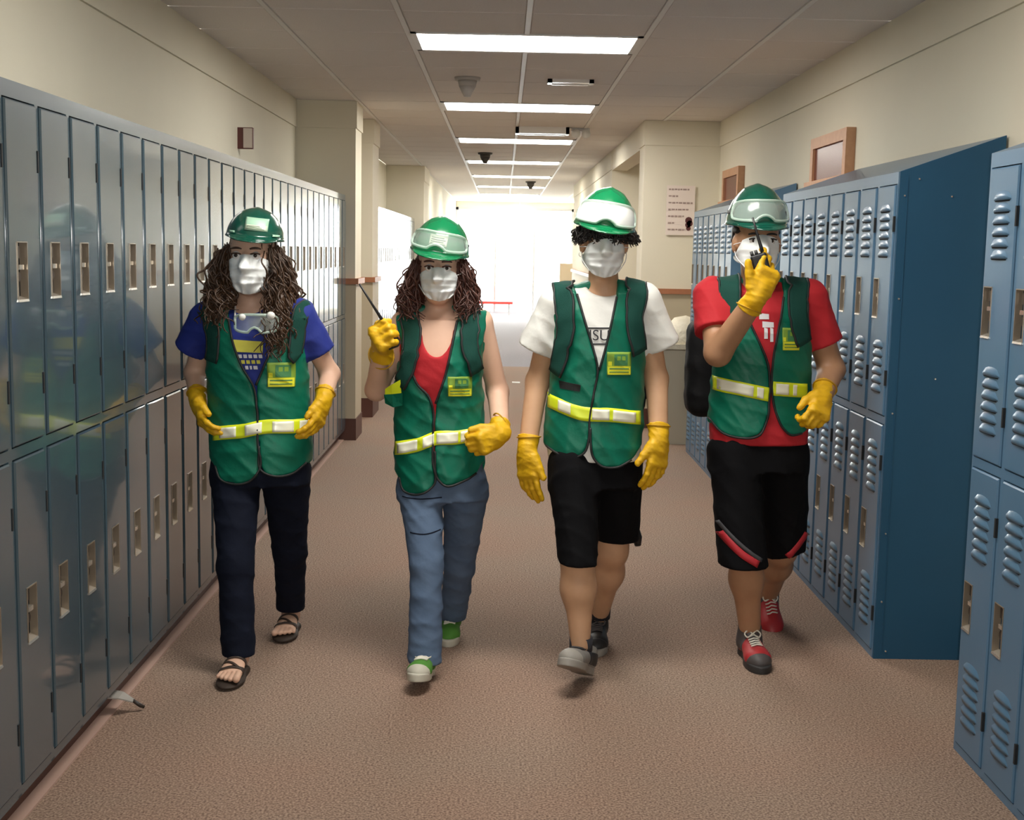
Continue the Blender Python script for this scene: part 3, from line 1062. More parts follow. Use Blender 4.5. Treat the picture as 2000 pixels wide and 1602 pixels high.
class Shape:
    def __init__(self):
        self.ops = []

    def u(self, prim, k=0.0):
        self.ops.append(('u', prim[0], np.asarray(prim[1], float), np.asarray(prim[2], float), k))
        return self

    def s(self, prim, k=0.0):
        self.ops.append(('s', prim[0], None, None, k))
        return self

    def i(self, prim, k=0.0):
        self.ops.append(('i', prim[0], None, None, k))
        return self

    def d(self, fn):
        self.ops.append(('d', fn, None, None, 0))
        return self

    def ev(self, P):
        P = np.asarray(P, np.float32)
        D = np.full(P.shape[:-1], BIG, np.float32)
        for op, fn, lo, hi, k in self.ops:
            v = fn(P)
            if op == 'u':
                D = smin(D, v, k)
            elif op == 's':
                D = -smin(-D, v, k)
            elif op == 'i':
                D = -smin(-D, -v, k)
            else:
                D = D + v
        return D

    def bounds(self):
        U = [o for o in self.ops if o[0] == 'u']
        return np.min([o[2] for o in U], 0), np.max([o[3] for o in U], 0)

    def mesh(self, h, pad=0.012):
        lo, hi = self.bounds()
        lo, hi = lo - pad - h, hi + pad + h
        n = np.ceil((hi - lo) / h).astype(int) + 1
        ax = [lo[i] + h * np.arange(n[i]) for i in range(3)]
        P = np.stack(np.meshgrid(*ax, indexing='ij'), -1).astype(np.float32)
        D = np.full(P.shape[:3], BIG, np.float32)
        for op, fn, l, g, k in self.ops:
            if op == 'u':
                a = np.clip(np.floor((l - k - 3 * h - lo) / h).astype(int), 0, n - 1)
                b = np.clip(np.ceil((g + k + 3 * h - lo) / h).astype(int) + 1, 1, n)
                sl = tuple(slice(a[i], b[i]) for i in range(3))
                D[sl] = smin(D[sl], fn(P[sl]), k)
            else:
                mk = np.abs(D) < 0.25
                v = fn(P[mk])
                x = D[mk]
                if op == 's':
                    D[mk] = -smin(-x, v, k)
                elif op == 'i':
                    D[mk] = -smin(-x, -v, k)
                else:
                    D[mk] = x + v
                if op == 'i':
                    deep = D <= -0.25
                    if deep.any():
                        D[deep] = np.maximum(D[deep], fn(P[deep]))
                elif op == 's':
                    deep = D <= -0.25
                    if deep.any():
                        D[deep] = np.maximum(D[deep], -fn(P[deep]))
        return nets(D, lo, h)


def nets(F, lo, h):
    s = F < 0
    c = s[:-1, :-1, :-1].astype(np.int8)
    for dx in (0, 1):
        for dy in (0, 1):
            for dz in (0, 1):
                if dx or dy or dz:
                    c = c + s[dx:s.shape[0] - 1 + dx, dy:s.shape[1] - 1 + dy, dz:s.shape[2] - 1 + dz]
    act = (c > 0) & (c < 8)
    ids = np.argwhere(act)
    idx = np.full(act.shape, -1, np.int64)
    idx[act] = np.arange(len(ids))
    acc = np.zeros((len(ids), 3))
    num = np.zeros(len(ids))
    E = np.eye(3, dtype=int)
    for ax in range(3):
        o1, o2 = E[(ax + 1) % 3], E[(ax + 2) % 3]
        for i in (0, 1):
            for j in (0, 1):
                o = i * o1 + j * o2
                A = ids + o
                B = A + E[ax]
                a, b = F[A[:, 0], A[:, 1], A[:, 2]], F[B[:, 0], B[:, 1], B[:, 2]]
                m = (a < 0) != (b < 0)
                t = a[m] / (a[m] - b[m])
                acc[m] += o + t[:, None] * E[ax]
                num[m] += 1
    V = lo + h * (ids + acc / np.maximum(num, 1)[:, None])
    Q = []
    for ax in range(3):
        u, v = E[(ax + 1) % 3], E[(ax + 2) % 3]
        sl0 = [slice(1, -1)] * 3
        sl0[ax] = slice(0, -1)
        sl1 = [slice(1, -1)] * 3
        sl1[ax] = slice(1, None)
        a, b = s[tuple(sl0)], s[tuple(sl1)]
        g = np.argwhere(a != b)
        off = np.ones(3, int)
        off[ax] = 0
        ins = a[tuple(g.T)]
        g = g + off
        f = lambda q: idx[tuple(q.T)]
        q = np.stack([f(g), f(g - u), f(g - u - v), f(g - v)], 1)
        q[~ins] = q[~ins][:, ::-1]
        Q.append(q)
    Q = np.concatenate(Q)
    return V, Q[(Q >= 0).all(1)]


def solid(name, sh, h, m, parent, pad=0.012, relax=1):
    V, F = sh.mesh(h, pad)
    if relax:
        for _ in range(relax):
            A = np.zeros_like(V)
            N = np.zeros(len(V))
            for k in range(4):
                a, b = F[:, k], F[:, (k + 1) % 4]
                for x, y in ((a, b), (b, a)):
                    np.add.at(A, x, V[y])
                    np.add.at(N, x, 1)
            V = 0.5 * V + 0.5 * A / np.maximum(N, 1)[:, None]
    return mesh(name, V, F, m, parent, True)


def front_y(fn, x, z, y0, off=0.0, n=60):
    """depth at which a line of sight along +y meets the surface fn = off"""
    x, z = np.broadcast_arrays(np.asarray(x, float), np.asarray(z, float))
    y = np.full(x.shape, y0, float)
    for _ in range(n):
        d = fn(np.stack([x, y, z], -1).astype(np.float32)) - off
        y = y + np.clip(d, -0.02, 0.05) * 0.8
    return y


def normals(fn, P, e=0.003):
    P = np.asarray(P, np.float32)
    N = np.stack([fn(P + np.eye(3, dtype=np.float32)[i] * e) - fn(P - np.eye(3, dtype=np.float32)[i] * e) for i in range(3)], -1)
    return N / (np.linalg.norm(N, axis=-1, keepdims=True) + 1e-9)


def snap(fn, P, off=0.0, it=10):
    P = np.array(P, dtype=np.float32)
    for _ in range(it):
        P = P - normals(fn, P) * (fn(P) - off)[..., None] * 0.9
    return P


def resample(P, n):
    P = np.asarray(P, float)
    s = np.concatenate([[0], np.cumsum(np.linalg.norm(np.diff(P, axis=0), axis=1))])
    t = np.linspace(0, s[-1], n)
    return np.stack([crom(s, P[:, i], t) for i in range(P.shape[1])], 1)


def ribbon(fn, line, width, thick, n=24, m=5, off=0.003):
    """strap lying on surface fn along a 3D line"""
    L = snap(fn, resample(line, n), off + thick)
    T = np.gradient(L, axis=0)
    T /= np.linalg.norm(T, axis=1, keepdims=True)
    N = normals(fn, L)
    B = np.cross(T, N)
    w = np.asarray(width if np.ndim(width) else [width] * n, float)
    if len(w) != n:
        w = np.interp(np.linspace(0, 1, n), np.linspace(0, 1, len(w)), w)
    G = np.stack([L + B * (w * t)[:, None] for t in np.linspace(-0.5, 0.5, m)], 1)
    G = snap(fn, G, off + thick, 4)
    return G, normals(fn, G)


def front_patch(fn, corners, off, nx=10, nz=10, y0=3.0):
    """sheet that lies on the front of fn; corners = 4 (x,z): top-left, top-right, bottom-right, bottom-left"""
    c = np.asarray(corners, float)
    a, b = np.linspace(0, 1, nx), np.linspace(0, 1, nz)
    G2 = np.zeros((nz, nx, 2))
    for i, t in enumerate(b):
        l, r = c[0] * (1 - t) + c[3] * t, c[1] * (1 - t) + c[2] * t
        G2[i] = l + (r - l) * a[:, None]
    y = front_y(fn, G2[..., 0], G2[..., 1], y0, off)
    G = np.stack([G2[..., 0], y, G2[..., 1]], -1)
    return G, normals(fn, G)


def join(parts):
    V, F, b = [], [], 0
    for v, f in parts:
        V.append(np.asarray(v, float))
        F += [tuple(int(i) + b for i in q) for q in f]
        b += len(v)
    return np.concatenate(V), F


def rotx(a):
    c, s = math.cos(a), math.sin(a)
    return np.array([[1, 0, 0], [0, c, -s], [0, s, c]])


def roty(a):
    c, s = math.cos(a), math.sin(a)
    return np.array([[c, 0, s], [0, 1, 0], [-s, 0, c]])


def rotz(a):
    c, s = math.cos(a), math.sin(a)
    return np.array([[c, -s, 0], [s, c, 0], [0, 0, 1]])


# ------------------------------------------------------------------ gloves
def glove(parent, W, d, n, s, curl, spread=0.05, thumb=(0.55, 0.75, 0.15), sc=1.0, fore=None, name_seam=True, thumb_curl=0.4):
    """W wrist, d towards the knuckles, n out of the back of the hand, s towards the thumb"""
    d = unit(d)
    s = unit(np.asarray(s, float) - d * (np.asarray(s, float) @ d))
    n0 = np.cross(d, s)
    n = n0 if n0 @ np.asarray(n, float) > 0 else -n0
    W = np.asarray(W, float)
    S = Shape()
    K = W + d * 0.088 * sc
    R = np.stack([s, n, d], 1)
    S.u(boxs(W + d * 0.052 * sc, (0.041 * sc, 0.0165 * sc, 0.046 * sc), R, 0.016 * sc))
    S.u(cone(W - d * 0.01, W + d * 0.03 * sc, 0.030 * sc, 0.028 * sc), 0.02)
    offs = [0.031, 0.0105, -0.0105, -0.031]
    lens = [(0.042, 0.026, 0.022), (0.046, 0.029, 0.023), (0.043, 0.027, 0.022), (0.034, 0.021, 0.020)]
    tips = []
    for q, (o, L) in enumerate(zip(offs, lens)):
        p = K + s * o * sc + d * (-0.004 if q in (1, 2) else -0.010) * sc
        dirn = unit(d + s * spread * (1.5 - q))
        a = 0
        cu = curl[q] if np.ndim(curl[q]) else (curl[q],) * 3
        r = 0.0118 * sc if q < 3 else 0.0105 * sc
        for j in range(3):
            a += cu[j]
            v = unit(dirn * math.cos(a) - n * math.sin(a))
            e = p + v * L[j] * sc
            S.u(cone(p, e, r, r * 0.94), 0.004 if j else 0.008)
            p, r = e, r * 0.94
        tips.append(p)
    b = W + d * 0.024 * sc + s * 0.030 * sc
    v1 = unit(s * thumb[0] + d * thumb[1] - n * thumb[2])
    m1 = b + v1 * 0.042 * sc
    v2 = unit(v1 * math.cos(thumb_curl) + unit(d - s * 0.6 - n * 0.5) * math.sin(thumb_curl))
    m2 = m1 + v2 * 0.034 * sc
    S.u(cone(b, m1, 0.019 * sc, 0.0145 * sc), 0.014)
    S.u(cone(m1, m2, 0.0140 * sc, 0.0115 * sc), 0.005)
    # gauntlet cuff
    f = unit(-d if fore is None else fore)
    c1 = W + f * 0.055 * sc
    S.u(econe(W + d * 0.005, c1, (0.033 * sc, 0.029 * sc), (0.041 * sc, 0.036 * sc), s), 0.010)
    S.i(half(c1 - f * 0.004, f), 0.003)
    S.d(folds(int(abs(W[0]) * 977) + 5, 0.0022, 120))
    g = solid('glove', S, 0.0034, 'glove_yellow', parent, 0.006, 0)
    # stitched hem of the cuff
    ring = []
    for k in range(21):
        a = 2 * math.pi * k / 20
        ring.append(c1 - f * 0.008 + s * math.cos(a) * 0.0415 * sc + n * math.sin(a) * 0.0365 * sc)
    V, F = tube(ring, [0.0028] * 21, 6, False)
    mesh('cuff_hem', V, F, 'glove_seam', g, True)
    return dict(W=W, d=d, n=n, s=s, K=K, tips=tips, obj=g)


# ------------------------------------------------------------------ hard hat, goggles, mask
def hard_hat(parent, C, R, m='helmet_green', sc=1.0, sticker=False):
    """C centre of the brim plane; R columns = right, back, up of the hat"""
    S = Shape()
    S.u(ell((0, 0.012, 0), (0.103, 0.131, 0.148)))
    S.u(ell((0, 0.014, 0), (0.105, 0.133, 0.126)), 0.02)
    S.s(boxs((0, 0, -0.5), (1, 1, 0.5)))
    S.i(ell((0, 0.012, 0.0), (0.107, 0.135, 0.155)), 0.004)
    # ridge along the crown
    S.u(ell((0, 0.02, 0.105), (0.016, 0.078, 0.045)), 0.010)
    for x in (-0.045, 0.045):
        S.u(ell((x, 0.03, 0.088), (0.009, 0.078, 0.042)), 0.010)
    # rim all round and the peak at the front
    S.u(ell((0, 0.010, 0.004), (0.109, 0.138, 0.009)), 0.010)
    S.u(ell((0, -0.085, 0.000), (0.084, 0.095, 0.009), rotx(0.14)), 0.014)
    S.s(ell((0, 0.012, -0.012), (0.090, 0.118, 0.12)), 0.004)
    V, F = S.mesh(0.0036, 0.006)
    hat = mesh('hard_hat', (V * sc) @ np.asarray(R).T + C, F, m, parent, True)
    U = Shape()
    U.u(ell((0, 0.012, 0.002), (0.098, 0.126, 0.012)))
    V, F = U.mesh(0.006, 0.004)
    mesh('lining', (V * sc) @ np.asarray(R).T + C + np.asarray(R)[:, 2] * 0.006, F, 'under_brim', hat, True)
    fn = lambda P: S.ev(P)

    def on(x, z, off):
        """point on the front of the shell at local (x, z)"""
        y = front_y(fn, x, z, -0.35, off)
        return np.stack([np.asarray(x, float) + 0 * y, y, np.asarray(z, float) + 0 * y], -1)

    def out(P):
        return (np.asarray(P) * sc) @ np.asarray(R).T + C
    D = Shape()
    D.u(ell((0, 0.012, 0), (0.103, 0.131, 0.148)))
    return hat, on, out, (lambda Q: D.ev(Q))


def hat_sheet(on, out, x0, x1, z0, z1, off, name, m, parent, nx=10, nz=6):
    X, Z = np.meshgrid(np.linspace(x0, x1, nx), np.linspace(z1, z0, nz))
    G = out(on(X, Z, off))
    V, F = grid_sheet(G)
    o = mesh(name, V, F, m, parent, True)
    md = o.modifiers.new('thick', 'SOLIDIFY')
    md.thickness = 0.0012
    md.offset = 0
    return o


def goggles(hat, on, out, fn, lens='goggle_lens', rim='goggle_rim', z0=0.022, z1=0.085, half_w=0.098, strap=True):
    """safety goggles pushed up on the hat: lens band with a nose notch, rim, strap"""
    n, m = 29, 9
    TH = np.linspace(-1.12, 1.12, n)
    G = np.zeros((n, m, 3))
    for i, a in enumerate(TH):
        u = abs(a) / 1.12
        lo = z0 + 0.020 * max(0.0, 1 - (u / 0.22) ** 2) + 0.010 * u ** 4
        hi = z1 - 0.016 * u ** 3
        if u > 0.93:
            lo, hi = lo + 0.010 * (u - 0.93) / 0.07, hi - 0.010 * (u - 0.93) / 0.07
        for j in range(m):
            z = lo + (hi - lo) * j / (m - 1)
            d = np.array([math.sin(a), -math.cos(a), 0.0])
            p = np.array([0, 0.012, z]) + d * 0.3
            for _ in range(40):
                dd = float(fn(p[None].astype(np.float32))[0]) - (0.016 - 0.008 * u ** 2)
                p = p - d * np.clip(dd, -0.02, 0.05) * 0.8
            G[i, j] = p
    g = mesh('goggles', *grid_sheet(out(G)), lens, hat, True)
    md = g.modifiers.new('thick', 'SOLIDIFY')
    md.thickness = 0.002
    loop = np.concatenate([G[:, 0], G[-1, 1:-1], G[::-1, -1], G[0, -2:0:-1], G[:1, 0]])
    V, F = tube(out(loop), [0.0052] * len(loop), 8, False)
    mesh('goggle_frame', V, F, rim, hat, True)
    if strap:
        pts = []
        for a in np.linspace(1.05, 2 * math.pi - 1.05, 33):
            d = np.array([math.sin(a), -math.cos(a), 0.0])
            p = np.array([0, 0.012, 0.040]) + d * 0.3
            for _ in range(30):
                dd = float(fn(p[None].astype(np.float32))[0]) - 0.004
                p = p - d * np.clip(dd, -0.02, 0.05) * 0.8
            pts.append(p)
        pts = np.array(pts)
        G2 = np.stack([pts + np.array([0, 0, z]) for z in (-0.012, 0, 0.012)], 1)
        mesh('goggle_strap', *grid_sheet(out(G2)), 'piping_black', hat, True).modifiers.new('thick', 'SOLIDIFY').thickness = 0.003
    return g


def face_mask(parent, fn, c, w, z_top, z_bot, ears, seed=0, twist=0.0):
    """pleated surgical mask lying on the face; c = face centre x, y"""
    nx, nz = 29, 25
    U = np.linspace(-1, 1, nx)
    Vv = np.linspace(0, 1, nz)
    X = np.zeros((nz, nx))
    Z = np.zeros((nz, nx))
    for i, v in enumerate(Vv):
        for j, u in enumerate(U):
            wv = w * (0.90 + 0.16 * math.sin(math.pi * min(1, v * 1.05)) - 0.26 * max(0, v - 0.62) / 0.38)
            X[i, j] = c[0] + u * wv + twist * (v - 0.5) * 0.02
            sag = 0.016 * (1 - u * u) * (1 - v) - 0.010 * (1 - u * u) * v
            Z[i, j] = z_top + (z_bot - z_top) * v + sag - 0.006 * abs(u) * (1 - 2 * v)
    y = front_y(fn, X, Z, c[1] - 0.3, 0.006)
    # the mask stands off round nose and chin, with horizontal pleats and creases
    r = np.random.default_rng(seed)
    bul = 0.016 * np.exp(-((Vv[:, None] - 0.40) / 0.33) ** 2) * (1 - U[None] ** 2)
    saw = np.zeros((nz, 1))
    for p, wd in ((0.30, 0.11), (0.50, 0.11), (0.70, 0.11)):
        t = (Vv - p) / wd
        saw[:, 0] += np.where((t > 0) & (t < 1), (1 - t) * 0.0085, 0)
    cre = 0.0050 * np.sin(9 * U[None] * (0.6 + Vv[:, None]) + 5 * Vv[:, None] + r.uniform(0, 6)) * (1 - U[None] ** 4)
    cre = cre + 0.0035 * np.sin(16 * (Vv[:, None] + 0.35 * np.abs(U[None])) + r.uniform(0, 6))
    y = y - bul - saw * (1 - 0.5 * U[None] ** 2) - cre
    ymax = c[1] + 0.045
    G = np.stack([X, np.minimum(y, ymax), Z], -1)
    mk = mesh('face_mask', *grid_sheet(G), 'mask_white', parent, True)
    md = mk.modifiers.new('thick', 'SOLIDIFY')
    md.thickness = 0.0025
    md2 = mk.modifiers.new('soft', 'SUBSURF')
    md2.levels = md2.render_levels = 1
    for side, e in zip((0, nx - 1), ears):
        for row in (2, nz - 3):
            p0 = G[row, side]
            mid = (p0 + e) / 2 + np.array([0.012 if side else -0.012, 0, 0])
            V, F = tube(resample([p0, mid, e], 8), [0.0016] * 8, 6)
            mesh('ear_loop', V, F, 'loop_white', mk, True)
    return mk


# ------------------------------------------------------------------ hair
def strands(roots, path, n, rad, curl, wave, seed, jitter=0.012, seg=26):
    """curly locks: each follows a guide (list of offsets from its root) with a helix round it"""
    r = np.random.default_rng(seed)
    parts = []
    for k in range(n):
        i = r.integers(len(roots))
        P = np.array(roots[i], float) + r.normal(0, jitter * 0.6, 3)
        gd = np.array(path[i], float)
        ln = r.uniform(0.72, 1.06)
        Q = resample(np.concatenate([P[None], P + gd * ln + r.normal(0, jitter, gd.shape)]), seg)
        t = np.linspace(0, 1, seg)
        L = np.linalg.norm(np.diff(Q, axis=0), axis=1).sum()
        ph = r.uniform(0, 6.28) + 2 * math.pi * L / wave * r.uniform(0.8, 1.2) * t
        a = curl * np.clip(t * 2.2, 0, 1) * r.uniform(0.6, 1.3)
        Q = Q + np.stack([a * np.cos(ph), a * np.sin(ph), 0.25 * a * np.sin(ph * 1.3)], 1)
        R = rad * (0.35 + 0.65 * np.sin(np.pi * np.clip(0.12 + 0.84 * t, 0, 1)))
        parts.append(tube(Q, R, 5))
    return join(parts)


# ------------------------------------------------------------------ shoes
def shoe(parent, heel, yaw, pitch, L, upper, sole_m, toe_m=None, lace=None, high=0.0, band=None, roll=0.0, tongue=None):
    """heel = point on the ground under the heel; yaw 0 points the toe to the camera (-y)"""
    # local frame: x right, y towards the toe, z up; toe to -Y when yaw = 0
    B = np.array([[-1, 0, 0], [0, -1, 0], [0, 0, 1.0]])
    R = rotz(yaw) @ B @ rotx(pitch) @ roty(roll)
    T = np.asarray(heel, float)
    k = L / 0.27
    S = Shape()
    S.u(econe((0, 0.04, 0.050 * k), (0, 0.185 * k, 0.036 * k), (0.037 * k, 0.040 * k), (0.042 * k, 0.028 * k), (1, 0, 0)))
    S.u(ell((0, 0.178 * k, 0.030 * k), (0.043 * k, 0.066 * k, 0.034 * k)), 0.02)
    S.u(ell((0, 0.035, 0.050 * k), (0.035 * k, 0.046 * k, 0.055 * k)), 0.02)
    S.u(cone((0, 0.048, 0.055), (0, 0.040, 0.092 + high), 0.039 * k, 0.040 * k), 0.02)
    S.s(half((0, 0, 0.018), (0, 0, 1)), 0.004)
    S.i(half((0, 0.04, 0.094 + high), (0, -0.25, 1)), 0.004)
    V, F = S.mesh(0.004, 0.006)
    up = mesh('shoe', V @ R.T + T, F, upper, parent, True)
    fn = lambda P: S.ev(P)
    # sole from its footprint
    def foot2(P, g=0.0):
        a = np.hypot(P[..., 0] / (0.046 * k + g), (P[..., 1] - 0.175 * k) / (0.085 * k + g)) - 1
        b = np.hypot(P[..., 0] / (0.037 * k + g), (P[..., 1] - 0.032 * k) / (0.050 * k + g)) - 1
        m = np.maximum(np.abs(P[..., 0]) - 0.032 * k - g, np.abs(P[..., 1] - 0.10 * k) - 0.06 * k)
        return smin(smin(a * 0.045, b * 0.038, 0.02), m, 0.015)
    Q = Shape()
    Q.u((lambda P: np.maximum(foot2(P), np.abs(P[..., 2] - 0.014) - 0.014), np.array([-0.06, -0.04, -0.005]), np.array([0.06, 0.29 * k, 0.035])))
    V, F = Q.mesh(0.004, 0.006)
    mesh('sole', V @ R.T + T, F, sole_m, up, True)
    if toe_m:
        C = Shape()
        C.u((lambda P: S.ev(P) - 0.0022, np.array([-0.06, 0.15 * k, 0]), np.array([0.06, 0.27 * k, 0.09])))
        C.i(half((0, 0.196 * k, 0.02), (0, -1, 0.35)), 0.004)
        C.s(half((0, 0, 0.02), (0, 0, 1)))
        V, F = C.mesh(0.004, 0.006)
        mesh('toe_cap', V @ R.T + T, F, toe_m, up, True)
    if band:
        C = Shape()
        C.u((lambda P: S.ev(P) - 0.002, np.array([-0.06, -0.03, 0]), np.array([0.06, 0.14, 0.2])))
        C.i(half((0, 0.10 * k, 0.05), (0, 1, 0.25)), 0.003)
        C.s(half((0, 0, 0.03), (0, 0, 1)))
        C.i(half((0, 0.0, 0.075 + high), (0, 0, 1)), 0.003)
        V, F = C.mesh(0.004, 0.006)
        mesh('heel_panel', V @ R.T + T, F, band, up, True)
    if tongue:
        X, Y = np.meshgrid(np.linspace(-0.018, 0.018, 5), np.linspace(0.085, 0.16 * k, 9))
        top = np.full(X.shape, 0.22)
        for _ in range(50):
            top = top - np.clip(fn(np.stack([X, Y, top], -1).astype(np.float32)) - 0.002, -0.02, 0.04) * 0.7
        mesh('tongue', *grid_sheet(np.stack([X, Y, top], -1) @ R.T + T), tongue, up, True)
    if lace:
        def topz(x, y):
            z = 0.25
            for _ in range(50):
                z -= float(np.clip(fn(np.array([[x, y, z]], np.float32))[0] - 0.004, -0.02, 0.04)) * 0.7
            return z
        ys = np.linspace(0.098, 0.160 * k, 5)
        for i, y in enumerate(ys):
            pts = [(x, y + 0.004 * (1 if x > 0 else -1), topz(x, y)) for x in (-0.022, -0.011, 0, 0.011, 0.022)]
            V, F = tube(np.array(pts) @ R.T + T, [0.0032] * 5, 6)
            mesh('lace', V, F, lace, up, True)
        zt = topz(0, 0.094)
        for sx in (-1, 1):
            pts = [(0, 0.094, zt), (sx * 0.016, 0.088, zt + 0.012), (sx * 0.030, 0.094, zt), (sx * 0.022, 0.104, zt - 0.010), (sx * 0.002, 0.096, zt)]
            V, F = tube(resample(np.array(pts), 14) @ R.T + T, [0.003] * 14, 6)
            mesh('lace_bow', V, F, lace, up, True)
    return up, R, T

# ------------------------------------------------------------------ people
def hair_ring(hc, s, z, a0, a1, n, rx=0.082, ry=0.100):
    A = np.linspace(a0, a1, n)
    return [(hc[0] + rx * s * math.sin(a), hc[1] + 0.012 - ry * s * math.cos(a), hc[2] + z) for a in A], A


def lettering_on(fn, body, size, cx, cz, m, name, parent, y0, off=0.003, sx=1.0):
    V, F = text_mesh(body, size)
    x, z = V[:, 0] * sx + cx, V[:, 2] + cz
    y = front_y(fn, x, z, y0, off) - (V[:, 1] < 0) * 0.001
    return mesh(name, np.stack([x, y, z], 1), F, m, parent)


class Person:
    def __init__(self, label, px, yc, skin, hs=1.0, root_z=0.0):
        self.J = {k: at(*v) for k, v in px.items()}
        self.yc = yc
        j = self.J
        self.root = thing('person', (j['pelvis'][0], j['pelvis'][1], root_z), label, 'person', 'people walking abreast')
        self.skin, self.hs = skin, hs

    def torso(self, rows, sh_r, e=2.3, neck_r=0.052):
        """rows: (py, x_left, x_right, front depth, back depth) of the clothed outline"""
        j, yc = self.J, self.yc
        Z, CX, W, DF, DB = [], [], [], [], []
        for py, xl, xr, df, db in rows:
            a, b = at(xl, py, yc), at(xr, py, yc)
            Z.append((a[2] + b[2]) / 2)
            CX.append((a[0] + b[0]) / 2)
            W.append((b[0] - a[0]) / 2)
            DF.append(df)
            DB.append(db)
        S = Shape()
        S.u(loft(Z, CX, [yc] * len(Z), W, DF, DB, e))
        nb = j['neck'] + np.array([0, 0.012, -0.015])
        for k in ('shR', 'shL'):
            S.u(econe(nb, j[k] + np.array([0, 0, 0.0]), (0.075, 0.048), (sh_r * 1.15, sh_r), (0, 1, 0)), 0.05)
        self.TS = S
        self.tz = (min(Z), max(Z))
        self.tlo, self.thi = S.bounds()

    def tor(self, off, waist=None):
        TS = self.TS
        if waist is None:
            return (lambda P: TS.ev(P) + off), self.tlo, self.thi
        return (lambda P: np.maximum(TS.ev(P) + off, waist - P[..., 2])), self.tlo, self.thi

    def head(self, S):
        hc, s = self.J['head'], self.hs
        p = lambda x, y, z: hc + np.array([x, y, z]) * s
        S.u(ell(p(0, 0.018, 0.030), np.array([0.074, 0.096, 0.088]) * s), 0.0)
        S.u(ell(p(0, -0.028, -0.035), np.array([0.061, 0.068, 0.085]) * s), 0.03)
        S.u(ell(p(0, -0.050, -0.092), np.array([0.040, 0.040, 0.032]) * s), 0.03)
        S.s(ell(p(-0.031, -0.108, 0.002), np.array([0.020, 0.020, 0.012]) * s), 0.012)
        S.s(ell(p(0.031, -0.108, 0.002), np.array([0.020, 0.020, 0.012]) * s), 0.012)
        S.u(cone(p(0, -0.094, 0.004), p(0, -0.112, -0.034), 0.008 * s, 0.013 * s), 0.012)
        for x in (-0.075, 0.075):
            S.u(ell(p(x, 0.012, -0.012), np.array([0.011, 0.021, 0.031]) * s), 0.01)
        S.u(econe(p(0, 0.020, -0.075), self.J['neck'] + np.array([0, 0.015, -0.03]), (0.050 * s, 0.052 * s), (0.056, 0.058), (1, 0, 0)), 0.025)
        self.face = S

    def eyes(self, parent, brow='hair_black', brow_y=-0.096):
        hc, s = self.J['head'], self.hs
        for x in (-0.031, 0.031):
            c = hc + np.array([x, -0.0845, 0.002]) * s
            E = Shape()
            E.u(ell(c, np.array([0.0135] * 3) * s))
            V, F = E.mesh(0.002, 0.003)
            e = mesh('eye', V, F, 'eye_white', parent, True)
            mb = MB()
            mb.cyl(c + np.array([0, -0.0128, 0]) * s, c + np.array([0, -0.0142, 0]) * s, 0.0062 * s, 0.0055 * s, 14)
            mb.build('iris', 'eye_dark', e, True)
            mesh('eyelid', *tube([c + np.array([dx, -0.0135 + 8 * dx * dx, 0.0072 - 14 * dx * dx]) * s for dx in np.linspace(-0.016, 0.016, 7)],
                                 [0.0026 * s] * 7, 6), brow, e, True)
            pts = [hc + np.array([x + dx, brow_y + abs(x + dx) * 0.12, 0.026 - 10 * dx * dx]) * s for dx in np.linspace(-0.018, 0.018, 7)]
            mesh('eyebrow', *tube(pts, [0.0026, 0.0036, 0.004, 0.004, 0.0038, 0.003, 0.002], 6), brow, parent, True)

    def arms(self, S, up, el, wr):
        j = self.J
        for k in 'RL':
            S.u(cone(j['sh' + k], j['el' + k], up, el), 0.03)
            S.u(econe(j['el' + k], j['wr' + k], (el * 1.05, el * 0.95), (wr * 1.1, wr * 0.9), (1, 0, 0)), 0.02)

    def legs(self, S, th, kn, an, calf=1.06):
        j = self.J
        for k in 'RL':
            h, n, a = j['hip' + k], j['kn' + k], j['an' + k]
            S.u(cone(h, n, th, kn), 0.05)
            m = n + (a - n) * 0.33 + np.array([0, 0.012, 0])
            S.u(cone(n, m, kn * 0.94, kn * calf), 0.05)
            S.u(cone(m, a, kn * calf, an), 0.05)

    def px_xz(self, pts, y=None):
        y = self.yc - 0.11 if y is None else y
        return np.array([at(x, p, y)[[0, 2]] for x, p in pts])

    def vest(self, left, right, back, edges, stripes, cells, patch, seed, fold=0.006, nm='hi-vis', band_half=13.5):
        """left/right: outlines of the two front panels in photo pixels"""
        yc = self.yc
        fo = folds(seed, fold, 34, (0.5, 0.2, 0.7))
        TS = self.TS
        tv = lambda P: TS.ev(P) + fo(P)
        self.tv = tv
        L, R, B = [poly2(smooth_poly(self.px_xz(p), 2)) for p in (left, right, back)]

        def region(P):
            f = np.maximum(np.minimum(L(P), R(P)), P[..., 1] - yc - 0.012)
            b = np.maximum(B(P), yc - 0.012 - P[..., 1])
            return np.minimum(f, b)
        S = Shape()
        S.u((tv, self.tlo, self.thi))
        S.i((region, None, None), 0.004)
        v = solid('vest', S, 0.0055, 'vest_green', self.root)
        self.v = v
        for e in edges:
            q = self.px_xz(e)
            q = resample(q, max(8, 6 * len(q)))
            y = front_y(tv, q[:, 0], q[:, 1], yc - 0.4, 0.001)
            V, F = tube(np.stack([q[:, 0], y, q[:, 1]], 1), [0.0042] * len(q), 6)
            mesh('piping', V, F, 'piping_black', v, True)
        sc = yc / FPX
        for st in stripes:
            q = self.px_xz(st)
            self.stripe(q, band_half * sc, 0.003, 'reflective_stripe', 'stripe_yellow', v)
